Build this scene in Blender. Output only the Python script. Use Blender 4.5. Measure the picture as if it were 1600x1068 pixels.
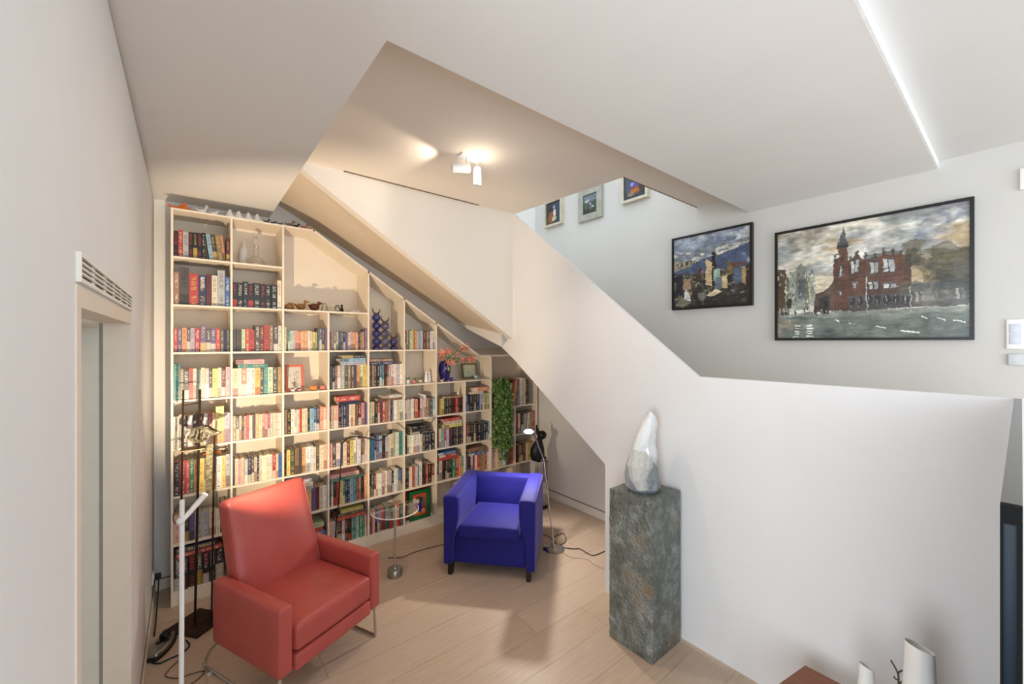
import bpy, bmesh, math, random
import numpy as np
from mathutils import Vector, Matrix, noise

for o in list(bpy.data.objects): bpy.data.objects.remove(o)
SC = bpy.context.scene
COL = SC.collection
random.seed(7)
PI = math.pi

# ------------------------------------------------------------------ camera
H = 1.9                       # camera height above the floor (m)
FPX = 636.0                   # focal length in pixels for a 1600 px wide frame
YAW = math.atan(508 / 636.0)
FW = Vector((math.sin(YAW), math.cos(YAW), 0)); RT = Vector((math.cos(YAW), -math.sin(YAW), 0))
cam = bpy.data.cameras.new('camera'); camo = bpy.data.objects.new('camera', cam); COL.objects.link(camo)
cam.sensor_width = 36; cam.lens = 36 * FPX / 1600; cam.clip_start = .02
camo.location = (0, 0, H); camo.rotation_euler = (PI / 2, 0, -YAW)
SC.camera = camo

def at(u, v, x=None, y=None, z=None, t=None):
    """point seen at pixel (u, v) on the plane x=, y= or z=, or at depth t"""
    d = FW + RT * ((u - 800) / FPX) + Vector((0, 0, (534 - v) / FPX))
    if x is not None: t = x / d.x
    if y is not None: t = y / d.y
    if z is not None: t = (z - H) / d.z
    return d * t + Vector((0, 0, H))

def pix(p):
    p = Vector(p) - Vector((0, 0, H)); t = p.dot(FW)
    return 800 + FPX * p.dot(RT) / t, 534 - FPX * p.z / t, t

# ------------------------------------------------------------------ world, large lights, exposure
W = bpy.data.worlds.new('world'); SC.world = W; W.use_nodes = True
bg = W.node_tree.nodes['Background']
bg.inputs[0].default_value = (0.82, 0.91, 1.0, 1); bg.inputs[1].default_value = 1.55
SC.view_settings.view_transform = 'Standard'; SC.view_settings.look = 'None'
SC.view_settings.gamma = 1; SC.view_settings.use_curve_mapping = False
SC.view_settings.exposure = 0.42

def area(name, loc, target, sx, sy, power, color):
    l = bpy.data.lights.new(name, 'AREA'); l.shape = 'RECTANGLE'; l.size = sx; l.size_y = sy
    l.energy = power; l.color = color
    o = bpy.data.objects.new(name, l); COL.objects.link(o); o.location = loc
    o.rotation_euler = (Vector(target) - Vector(loc)).to_track_quat('-Z', 'Y').to_euler(); return o
# daylight from the window wall behind the photographer
area('window_daylight', (1.7, -2.9, 1.6), (1.7, 2, 1.5), 3.2, 2.4, 45, (.88, .94, 1.0))
area('side_fill_light', (-2.6, -.3, 1.35), (2, .6, 1.0), 2.6, 2.3, 98, (.86, .93, 1.0))  # added fill from the unseen left side, brightens the low parapet wall

# ------------------------------------------------------------------ materials
def lin(c):
    c = c.lstrip('#'); v = [int(c[i:i + 2], 16) / 255 for i in (0, 2, 4)]
    return [x / 12.92 if x <= .04045 else ((x + .055) / 1.055) ** 2.4 for x in v]
MATS = {}
def mat(name, col, rough=.5, metal=0, var=.06, scale=25, bump=0, bscale=None, trans=0, emis=0, coat=0, ior=1.45, sheen=0, col2=None, sss=0, stretch=None, spec=None):
    if name in MATS: return MATS[name]
    m = bpy.data.materials.new(name); m.use_nodes = True; nt = m.node_tree; N = nt.nodes; L = nt.links
    b = N['Principled BSDF']; c = lin(col) if isinstance(col, str) else list(col)
    tc = N.new('ShaderNodeTexCoord'); src = tc.outputs['Object']
    if stretch:
        mp = N.new('ShaderNodeMapping'); mp.inputs['Scale'].default_value = stretch; L.new(src, mp.inputs[0]); src = mp.outputs[0]
    nz = N.new('ShaderNodeTexNoise'); nz.inputs['Scale'].default_value = scale; nz.inputs['Detail'].default_value = 4
    L.new(src, nz.inputs['Vector'])
    rp = N.new('ShaderNodeValToRGB'); rp.color_ramp.elements[0].position = .3; rp.color_ramp.elements[1].position = .7
    c2 = (lin(col2) if isinstance(col2, str) else col2) if col2 else [min(1, x * (1 + var)) for x in c]
    c1 = c if col2 else [x * (1 - var) for x in c]
    rp.color_ramp.elements[0].color = (*c1, 1); rp.color_ramp.elements[1].color = (*c2, 1)
    L.new(nz.outputs[0], rp.inputs[0]); L.new(rp.outputs[0], b.inputs['Base Color'])
    b.inputs['Roughness'].default_value = rough; b.inputs['Metallic'].default_value = metal
    b.inputs['Transmission Weight'].default_value = trans; b.inputs['IOR'].default_value = ior
    b.inputs['Coat Weight'].default_value = coat; b.inputs['Sheen Weight'].default_value = sheen
    if spec is not None: b.inputs['Specular IOR Level'].default_value = spec
    if sss: b.inputs['Subsurface Weight'].default_value = sss; b.inputs['Subsurface Radius'].default_value = (.05, .05, .05)
    if emis:
        b.inputs['Emission Color'].default_value = (*c, 1); b.inputs['Emission Strength'].default_value = emis
    if bump:
        n2 = N.new('ShaderNodeTexNoise'); n2.inputs['Scale'].default_value = bscale or scale * 4; n2.inputs['Detail'].default_value = 6
        L.new(src, n2.inputs['Vector']); bp = N.new('ShaderNodeBump'); bp.inputs['Strength'].default_value = bump; bp.inputs['Distance'].default_value = .01
        L.new(n2.outputs[0], bp.inputs['Height']); L.new(bp.outputs[0], b.inputs['Normal'])
    MATS[name] = m; return m

WALL = mat('wall_paint', '#e3e0db', .75, var=.015, scale=3, bump=.04, bscale=300)
CEIL = mat('ceiling_paint', '#e4e2de', .8, var=.012, scale=3, bump=.03, bscale=260)
SHELF = mat('shelf_lacquer', '#ecdfcc', .45, var=.02, scale=6)
CHROME = mat('chrome', '#c9c9c9', .14, 1, var=.02)
STEEL = mat('brushed_steel', '#a9a6a0', .3, 1, var=.05, scale=60)
BLACK = mat('black_plastic', '#0d0c0c', .45, var=.1)
WHITE = mat('white_ceramic', '#eceae6', .3, var=.02)
WHITEMET = mat('white_metal', '#e9e9e8', .35, var=.02)
GLASS = mat('clear_glass', '#ffffff', .02, var=0, trans=1, ior=1.45)
BRONZE = mat('dark_bronze', '#5a4326', .45, .8, var=.2, scale=40, bump=.2)

def attr_mat(name, rough=.5, attr='col', coat=0, bump=0):
    m = bpy.data.materials.new(name); m.use_nodes = True; nt = m.node_tree
    a = nt.nodes.new('ShaderNodeAttribute'); a.attribute_name = attr
    b = nt.nodes['Principled BSDF']; nt.links.new(a.outputs['Color'], b.inputs['Base Color'])
    b.inputs['Roughness'].default_value = rough; b.inputs['Coat Weight'].default_value = coat
    if bump:
        n2 = nt.nodes.new('ShaderNodeTexNoise'); n2.inputs['Scale'].default_value = 60; n2.inputs['Detail'].default_value = 5
        tc = nt.nodes.new('ShaderNodeTexCoord'); nt.links.new(tc.outputs['Object'], n2.inputs['Vector'])
        bp = nt.nodes.new('ShaderNodeBump'); bp.inputs['Strength'].default_value = bump; bp.inputs['Distance'].default_value = .004
        nt.links.new(n2.outputs[0], bp.inputs['Height']); nt.links.new(bp.outputs[0], b.inputs['Normal'])
    return m

# ------------------------------------------------------------------ mesh helpers
def BM(): return bmesh.new()
I4 = Matrix.Identity(4)
def T(x, y=None, z=None): return Matrix.Translation(x if y is None else (x, y, z))
def RX(a): return Matrix.Rotation(a, 4, 'X')
def RY(a): return Matrix.Rotation(a, 4, 'Y')
def RZ(a): return Matrix.Rotation(a, 4, 'Z')
def faces(bm, vs, fs, M=I4):
    v = [bm.verts.new(M @ Vector(p)) for p in vs]
    for f in fs:
        try: bm.faces.new([v[i] for i in f])
        except ValueError: pass
    return bm
BOXF = [(0, 3, 2, 1), (4, 5, 6, 7), (0, 1, 5, 4), (1, 2, 6, 5), (2, 3, 7, 6), (3, 0, 4, 7)]
def box(bm, x0, y0, z0, x1, y1, z1, M=I4):
    return faces(bm, [(x0, y0, z0), (x1, y0, z0), (x1, y1, z0), (x0, y1, z0), (x0, y0, z1), (x1, y0, z1), (x1, y1, z1), (x0, y1, z1)], BOXF, M)
def prism(bm, pts, vec, M=I4):
    n = len(pts); v = Vector(vec); a = [Vector(p) for p in pts]
    return faces(bm, a + [p + v for p in a], [tuple(range(n - 1, -1, -1)), tuple(range(n, 2 * n))] + [(i, (i + 1) % n, n + (i + 1) % n, n + i) for i in range(n)], M)
def tube(bm, pts, r, n=8, M=I4):
    pts = [Vector(p) for p in pts]; rs = r if isinstance(r, (list, tuple)) else [r] * len(pts)
    t0 = (pts[1] - pts[0]).normalized(); up = Vector((0, 0, 1)) if abs(t0.z) < .9 else Vector((1, 0, 0))
    nrm = t0.cross(up).normalized(); rings = []
    for i, p in enumerate(pts):
        t = (pts[min(i + 1, len(pts) - 1)] - pts[max(i - 1, 0)]).normalized()
        nrm = (nrm - t * nrm.dot(t)).normalized(); bn = t.cross(nrm)
        rings.append([bm.verts.new(M @ (p + (nrm * math.cos(2 * PI * k / n) + bn * math.sin(2 * PI * k / n)) * rs[i])) for k in range(n)])
    for a, b in zip(rings, rings[1:]):
        for k in range(n): bm.faces.new((a[k], a[(k + 1) % n], b[(k + 1) % n], b[k]))
    bm.faces.new(rings[0][::-1]); bm.faces.new(rings[-1]); return bm
def lathe(bm, prof, n=24, M=I4, cap=True):
    rings = []
    for r, z in prof:
        rings.append([bm.verts.new(M @ Vector((r * math.cos(2 * PI * k / n), r * math.sin(2 * PI * k / n), z))) for k in range(n)])
    for a, b in zip(rings, rings[1:]):
        for k in range(n): bm.faces.new((a[k], a[(k + 1) % n], b[(k + 1) % n], b[k]))
    if cap: bm.faces.new(rings[0][::-1]); bm.faces.new(rings[-1])
    return bm
def ell(bm, c, r, u=14, v=8, M=I4):
    r = (r, r, r) if not isinstance(r, (tuple, list)) else r
    bmesh.ops.create_uvsphere(bm, u_segments=u, v_segments=v, radius=1, matrix=M @ T(c) @ Matrix.Diagonal((*r, 1))); return bm
def smooth_path(pts, k=6):
    pts = [Vector(p) for p in pts]; out = []
    P = [pts[0]] + pts + [pts[-1]]
    for i in range(1, len(P) - 2):
        a, b, c, d = P[i - 1:i + 3]
        for j in range(k):
            t = j / k
            out.append(.5 * ((2 * b) + (c - a) * t + (2 * a - 5 * b + 4 * c - d) * t * t + (3 * b - a - 3 * c + d) * t ** 3))
    return out + [pts[-1]]
def rbox(bm, s, r, fn=None, M=I4, n=8):
    """rounded box centred at 0 with half sizes s; fn deforms points before M"""
    ax = []
    for a in s:
        rr = min(r, a * .99); ax.append([-a, -a + .3 * rr, -a + rr] + [(-a + rr) + (2 * a - 2 * rr) * i / n for i in range(1, n)] + [a - rr, a - .3 * rr, a])
    m = len(ax[0]) - 1; V = {}
    def vert(i, j, k):
        if (i, j, k) not in V:
            p = Vector((ax[0][i], ax[1][j], ax[2][k])); q = Vector([max(-(s[d] - min(r, s[d] * .99)), min(s[d] - min(r, s[d] * .99), p[d])) for d in range(3)])
            d = p - q
            if d.length > 1e-9: p = q + d.normalized() * max(abs(x) for x in d)
            if fn: p = Vector(fn(p))
            V[i, j, k] = bm.verts.new(M @ p)
        return V[i, j, k]
    for a in range(m):
        for b in range(m):
            for e, fl in ((0, 0), (m, 1)):
                for q in ([vert(e, a, b), vert(e, a, b + 1), vert(e, a + 1, b + 1), vert(e, a + 1, b)], [vert(a, e, b), vert(a + 1, e, b), vert(a + 1, e, b + 1), vert(a, e, b + 1)], [vert(a, b, e), vert(a, b + 1, e), vert(a + 1, b + 1, e), vert(a + 1, b, e)]):
                    bm.faces.new(q[::-1] if fl else q)
    return bm

ROOT = {}
def mk(name, bm, m, smooth=False):
    bmesh.ops.recalc_face_normals(bm, faces=bm.faces)
    me = bpy.data.meshes.new(name); bm.to_mesh(me); bm.free()
    for x in (m if isinstance(m, (list, tuple)) else [m]): me.materials.append(x)
    if smooth:
        me.shade_smooth(); me.set_sharp_from_angle(angle=math.radians(42))
    o = bpy.data.objects.new(name, me); COL.objects.link(o); return o
def tag(o, label=None, cat=None, group=None, kind=None):
    if label: o['label'] = label
    if cat: o['category'] = cat
    if group: o['group'] = group
    if kind: o['kind'] = kind
    return o
def thing(name, label, cat, loc=(0, 0, 0), rz=0, group=None):
    o = bpy.data.objects.new(name, None); COL.objects.link(o); o.empty_display_size = .05
    o.location = loc; o.rotation_euler = (0, 0, rz); ROOT[o.name] = T(loc) @ RZ(rz)
    return tag(o, label, cat, group)
def part(name, bm, m, par, smooth=False, world=True, label=None, kind=None):
    M = ROOT.get(par.name, I4)
    if world: bmesh.ops.transform(bm, matrix=M.inverted(), verts=bm.verts)
    o = mk(name, bm, m, smooth); o.parent = par; ROOT[o.name] = M
    return tag(o, label, None, None, kind)
def solo(name, bm, m, label, cat, loc=None, smooth=False, group=None):
    if loc is not None: bmesh.ops.translate(bm, vec=-Vector(loc), verts=bm.verts)
    o = mk(name, bm, m, smooth)
    if loc is not None: o.location = loc; ROOT[o.name] = T(loc)
    return tag(o, label, cat, group)
def struct(name, bm, m, label, cat, par=None):
    o = mk(name, bm, m); tag(o, label, cat, None, 'structure'); ROOT[o.name] = I4
    if par: o.parent = par
    return o

# ------------------------------------------------------------------ room shell
XL, XP, YB = -.195, 3.70, 4.13          # left wall, picture wall, back wall
XW, YS = 2.485, 3.10                    # stair parapet wall planes
ZC, ZR, ZH = 2.99, 3.15, 3.037          # main, recessed and front ceiling heights
YE = -3.2
# floor with separate planks
bm = box(BM(), XL - 2.6, YE, -.08, XP + .1, YB + .1, -.012)
floor = struct('floor', bm, mat('floor_base', '#8d765c', .8), 'pale limed oak plank floor', 'floor')
def plank_mat(i):
    base = [('#c9b19c', '#bba28c'), ('#c3ab96', '#ccb7a3'), ('#bda590', '#c8b29e'), ('#ccb6a2', '#bfa78f')][i]
    m = mat('limed_oak_%d' % i, base[0], .42, var=0, scale=7, col2=base[1], bump=.05, bscale=40, stretch=(.6, 9, 1))
    return m
PM = [plank_mat(i) for i in range(4)]
pw, k = .235, 0
y = YE
rnd = random.Random(3)
while y < YB:
    x = XL - rnd.uniform(0, 2.0)
    y1 = min(y + pw, YB)
    while x < XP:
        x1 = x + 2.2
        a, b = max(x, XL), min(x1, XP)
        if b - a > .05:
            g = .0007
            bm = BM(); box(bm, a + g, y + g, -.012, b - g, y1 - g, 0)
            o = mk('plank', bm, PM[rnd.randrange(4)]); o.parent = floor
        x = x1
    y = y1
# left wall with doorway opening y 1.34..2.45, z 0..2.03
DY0, DY1, DZ = 1.36, 2.446, 2.03
bm = BM(); box(bm, XL - .09, .75, 0, XL, DY0 - .05, 2.975); box(bm, XL - .09, DY1 + .006, 0, XL, YB, 2.975); box(bm, XL - .09, DY0 - .05, DZ, XL, DY1 + .006, 2.975)
wl = struct('wall_left', bm, mat('wall_left_paint', '#dedddd', .75, var=.015, scale=3, bump=.04, bscale=300), 'off-white plastered left wall with a doorway in it', 'wall')
bm = BM(); box(bm, XL - .012, .75, 2.975, XL - .002, YB, 3.0)
struct('trim_1', bm, mat('shadow_gap', '#6f6348', .9), 'dark shadow gap between left wall and ceiling', 'trim')
# doorway: flush frame, door stop and closed door leaf set back in the wall
d1 = thing('door_1', 'recessed cream doorway with flat frame in the left wall', 'door', (XL, (DY0 + DY1) / 2, 0)); tag(d1, kind='structure')
FR = mat('door_frame_paint', '#ddd2c4', .5, var=.02); LEAF = mat('door_leaf_paint', '#d6d3c8', .5, var=.02)
for nm, m, c in (('frame_post', FR, (XL - .085, DY0 - .049, 0, XL + .004, DY0, DZ - .001)), ('frame_post', FR, (XL - .085, DY1, 0, XL + .004, DY1 + .0055, DZ - .001)),
              ('frame_head', FR, (XL - .085, DY0 + .0005, DZ - .05, XL + .003, DY1 - .0005, DZ - .001)),
              ('jamb', LEAF, (XL - .19, DY1 + .004, 0, XL - .096, DY1 + .03, DZ)), ('jamb', LEAF, (XL - .19, DY0 - .06, 0, XL - .096, DY0 - .03, DZ)), ('jamb_head', LEAF, (XL - .19, DY0 - .03, DZ - .07, XL - .096, DY1 + .004, DZ - .04)),
              ('door_leaf', LEAF, (XL - .23, DY0 - .06, 0, XL - .192, DY1 + .03, DZ))):
    part(nm, box(BM(), *c), m, d1)
part('seal_strip', box(BM(), XL - .0955, DY1 + .001, 0, XL - .0855, DY1 + .02, DZ - .04), mat('seal_grey', '#8b8b80', .8), d1)
# back wall
bm = BM(); box(bm, XL - .1, YB, 0, XP + .1, YB + .1, 5.6)
wb = struct('wall_back', bm, WALL, 'off-white back wall behind the bookcase', 'wall')
# picture wall (above the stairs) and the lining under the stairs
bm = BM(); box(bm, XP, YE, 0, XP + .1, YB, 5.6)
struct('wall_right', bm, mat('wall_right_shaded_white', '#cbc8c2', .75, var=.015, scale=3, bump=.04, bscale=300), 'pale grey-white right wall hung with paintings', 'wall')  # white wall; its weaker light is put into the colour as a darker grey
bm = BM(); prism(bm, [(3.48, 1.9, 0), (3.48, YB, 0), (3.48, YB, 1.95), (3.48, 3.1, 1.75), (3.48, 1.9, .92)], (.06, 0, 0))
struct('wall_understair', bm, WALL, 'cream wall under the sloping stair', 'wall')
BASE = mat('baseboard_paint', '#e6ded2', .5, var=.02); GAP = mat('trim_gap', '#8a7458', .9)
def base(name, c, gap, lab):
    struct(name, box(BM(), *c), BASE, lab, 'baseboard'); struct(name.replace('baseboard', 'trim'), box(BM(), *gap), GAP, 'thin shadow line above the ' + lab, 'trim')
base('baseboard_right', (3.468, 1.9, 0, 3.48, 3.79, .085), (3.472, 1.9, .085, 3.4805, 3.79, .093), 'low baseboard of the wall under the stairs')
base('baseboard_back', (XL, YB - .012, 0, -.085, YB, .08), (XL, YB - .008, .08, -.085, YB + .0005, .087), 'short baseboard left of the bookcase')
base('baseboard_left', (XL, DY1 + .01, 0, XL + .01, YB - .012, .08), (XL, DY1 + .01, .08, XL + .006, YB - .012, .086), 'baseboard along the left wall')
# parapet wall of the first flight (plane x = XW, faces the room)
PARA = mat('parapet_paint', '#e6e5e4', .7, var=.012, scale=3, bump=.03, bscale=300)
prof = [(-.02, 0), (1.965, 0), (1.976, .972), (3.10, 1.744), (3.30, 1.862), (3.10 + .0, 1.93), (3.10, ZR), (3.095, ZR), (1.257, 1.684), (-.02, 1.684)]
prof = [(-.02, 0), (1.976, 0), (1.976, .972), (3.10, 1.744), (3.28, 1.85), (3.17, 1.93), (3.17, ZR), (3.09, ZR), (1.257, 1.684), (-.02, 1.684)]
bm = BM(); prism(bm, [(XW, a, b) for a, b in prof], (.03, 0, 0))
struct('wall_parapet', bm, PARA, 'smooth white parapet wall rising along the first stair flight', 'wall')
# wall of the second flight (plane y = YS)
STW = mat('stair_wall_paint', '#e5ded4', .7, var=.012, scale=3, bump=.03, bscale=300)
bm = BM(); prism(bm, [(XW, YS, 1.93), (XW, YS, ZR), (.566, YS, ZR), (.566, YS, 3.13)], (0, .08, 0))
struct('wall_stair', bm, STW, 'cream side wall of the upper stair flight', 'wall')
# soffits
bm = BM()
prism(bm, [(XW + .03, YS + .004, 1.934), (.5, YS + .004, 3.172), (.5, YB, 3.19), (XW + .03, YB, 2.11)], (0, 0, .12))
struct('ceiling_stair', bm, mat('soffit_paint', '#dacbb6', .75, var=.015, scale=3), 'sloping beige underside of the upper stair flight', 'ceiling')
bm = BM(); prism(bm, [(XW + .03, 1.976, .96), (XW + .03, 3.10, 1.735), (XW + .03, 3.3, 1.86), (XW + .03, YB, 2.12), (XW + .03, YB, 2.3), (XW + .03, 1.976, 1.15)], (XP - XW - .03, 0, 0))
prism(bm, [(XW + .001, 3.28, 1.85), (XW + .001, YB, 2.11), (XW + .001, YB, 2.4), (XW + .001, 3.28, 2.1)], (XP - XW - .002, 0, 0))
struct('ceiling_stair_lower', bm, WALL, 'underside of the lower stair flight', 'ceiling')
STEP = mat('stair_tread', '#bfa88e', .5, scale=7, col2='#b59c81', stretch=(9, .6, 1))
st = struct('floor_stairs', box(BM(), XW + .032, -.02, .5, XP - .001, 1.30, .56), STEP, 'oak stair flight behind the parapet', 'stairs')
for i in range(9):
    y0 = 1.30 + i * .2; o = mk('step', box(BM(), XW + .032, y0, .56 + i * .165, XP - .001, min(y0 + .23, 3.1), .72 + i * .165), STEP); o.parent = st
# ceilings
bm = BM(); box(bm, XL - .05, .335, ZC, .565, YB, ZC + .4); box(bm, .565, .335, ZC, XP, 1.433, ZC + .155)
struct('ceiling', bm, CEIL, 'main off-white ceiling around the recessed panel', 'ceiling')
bm = BM(); box(bm, XL - 2.6, YE, ZH, XP, .3349, ZH + .3)
struct('ceiling_front', bm, mat('ceiling_front_paint', '#dddcda', .8, var=.012, scale=3), 'slightly higher ceiling at the window end', 'ceiling')
bm = BM(); box(bm, XL - .05, .325, ZC, XP, .3349, ZH + .02)
struct('trim_5', bm, mat('bright_trim', '#f4f5f4', .6), 'narrow bright white edge between the two ceilings', 'trim')
bm = BM(); prism(bm, [(.565, 1.433, ZR), (XP, 1.433, ZR), (XP, 1.885, ZR), (2.59, 1.885, ZR), (2.50, 3.11, ZR), (XW, YS, ZR), (.565, YS, ZR)], (0, 0, .25))
struct('ceiling_recess', bm, mat('ceiling_recess_paint', '#e0d5c8', .8, var=.012, scale=3), 'recessed warm white ceiling panel carrying the spotlights', 'ceiling')
SL = mat('dark_slot', '#7d6a55', .9)
struct('trim_6', box(BM(), .897, YS - .016, ZR - .004, 2.08, YS, ZR + .002), SL, 'dark slot where the recessed ceiling meets the stair wall', 'trim')
struct('trim_7', box(BM(), 2.59, 1.880, ZR - .004, XP, 1.887, ZR + .02), SL, 'dark slot along the stairwell edge of the ceiling', 'trim')

# ------------------------------------------------------------------ bookcase
YF, YBK = 3.795, 4.12
CX = [-.083 + .3515 * i for i in range(11)]
SZ = [.094 + .34625 * k for k in range(9)]
TH = .014
def slope(x): return 2.867 - .6486 * (x - .851)
bc = thing('bookcase', 'tall cream built-in bookcase with square cells stepping down under the stairs', 'bookcase', (CX[0], YF, 0))
tops = [SZ[8], SZ[8], SZ[8], SZ[6], slope(CX[4]), slope(CX[5]), slope(CX[6]), SZ[4], 1.745, SZ[3], 1.745]
for i, x in enumerate(CX):
    part('upright_panel', box(BM(), x - TH / 2, YF, 0, x + TH / 2, YBK, tops[i] - (0 if i in (3, 7, 9) else 0)), SHELF, bc)
shelfmax = [8, 8, 6, 6, 5, 5, 4, 4, 3, 3]
for c in range(10):
    for k in range(shelfmax[c] + 1):
        part('shelf_board', box(BM(), CX[c] + TH / 2, YF + .002, SZ[k] - TH, CX[c + 1] - TH / 2, YBK, SZ[k]), SHELF, bc)
    part('plinth', box(BM(), CX[c] + TH / 2, YF + .004, 0, CX[c + 1] - TH / 2, YF + .02, SZ[0] - TH), SHELF, bc)
    x0, x1 = CX[c], CX[c + 1]
    def topz(x): return SZ[8] if x < .851 else (slope(x) if x < 2.564 else 1.745)
    pts = [(x0, YBK - .012, 0), (x1, YBK - .012, 0), (x1, YBK - .012, topz(x1))]
    for xb in (2.564, .851):
        if x0 < xb < x1: pts.append((xb, YBK - .012, topz(xb)))
    pts.append((x0, YBK - .012, topz(x0)))
    part('back_panel', prism(BM(), pts, (0, .01, 0)), SHELF, bc)
part('top_board', box(BM(), CX[2] + TH / 2, YF, SZ[8] - TH, .86, YBK, SZ[8]), SHELF, bc)
part('sloping_board', prism(BM(), [(.851, YF, 2.867), (2.564, YF, 1.756), (2.564, YF, 1.735), (.845, YF, 2.85)], (0, YBK - YF, 0)), SHELF, bc)
part('low_top_board', prism(BM(), [(2.555, YF, 1.733), (2.555, YBK, 1.80), (2.555, YBK, 1.822), (2.555, YF, 1.752)], (3.44 - 2.555, 0, 0)), SHELF, bc)

# ------------------------------------------------------------------ air grille above the door
ag = thing('air_grille', 'white slotted air grille set above the doorway', 'vent', (XL, 1.88, 2.04))
GR = mat('grille_paint', '#e4e0d8', .5, var=.02)
part('duct_back', box(BM(), XL + .0005, 1.335, 2.042, XL + .002, 2.44, 2.098), mat('duct_dark', '#4f4437', .9), ag)
for c in ((1.325, 2.036, 2.446, 2.046), (1.325, 2.094, 2.446, 2.104)): part('frame_bar', box(BM(), XL, c[0], c[1], XL + .009, c[2], c[3]), GR, ag)
for c in (1.325, 2.436): part('frame_end', box(BM(), XL, c, 2.046, XL + .009, c + .01, 2.094), GR, ag)
for i in range(3): part('slat', box(BM(), XL + .001, 1.335, 2.0555 + i * .0125, XL + .008, 2.436, 2.0605 + i * .0125), GR, ag)
for i in range(5): part('divider', box(BM(), XL + .0015, 1.50 + i * .19, 2.046, XL + .0035, 1.545 + i * .19, 2.094), GR, ag)

# ------------------------------------------------------------------ books
PAL = dict(k='#211f20', n='#2e3454', b='#45689c', c='#8fb4c2', t='#3f8583', g='#3d7f58', l='#c3cfa6', y='#d8c673', o='#d99a72', r='#b54a43', p='#d7a39c', m='#6b2f30', v='#665880', w='#e6dfd3', e='#dccbad', s='#adadae', d='#524d4a', a='#8d7354')
CN = dict(k='black', n='navy', b='blue', c='pale blue', t='teal', g='green', l='pale green', y='yellow', o='orange', r='red', p='pink', m='maroon', v='purple', w='white', e='cream', s='silver grey', d='charcoal', a='brown')
TXT = dict(k=['#d8d2c4', '#c9402f', '#d8b24a', '#d8d2c4'], w=['#3a3638', '#a33030', '#30408a'], e=['#4a3a30', '#8a3028', '#38506a'], y=['#2a2a20', '#9a3020'], l=['#2d3a20', '#30506a'])
ORD = ['first', 'second', 'third', 'fourth', 'fifth', 'sixth', 'seventh', 'eighth', 'ninth', 'tenth', 'eleventh', 'twelfth', 'thirteenth', 'fourteenth', 'fifteenth', 'sixteenth', 'seventeenth', 'eighteenth']
COLN = ['leftmost', 'second', 'third', 'fourth', 'fifth', 'sixth', 'seventh', 'eighth', 'ninth', 'rightmost']
ROWN = ['bottom shelf', 'second shelf up', 'third shelf up', 'fourth shelf up', 'fifth shelf up', 'sixth shelf up', 'seventh shelf up', 'top shelf']
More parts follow.
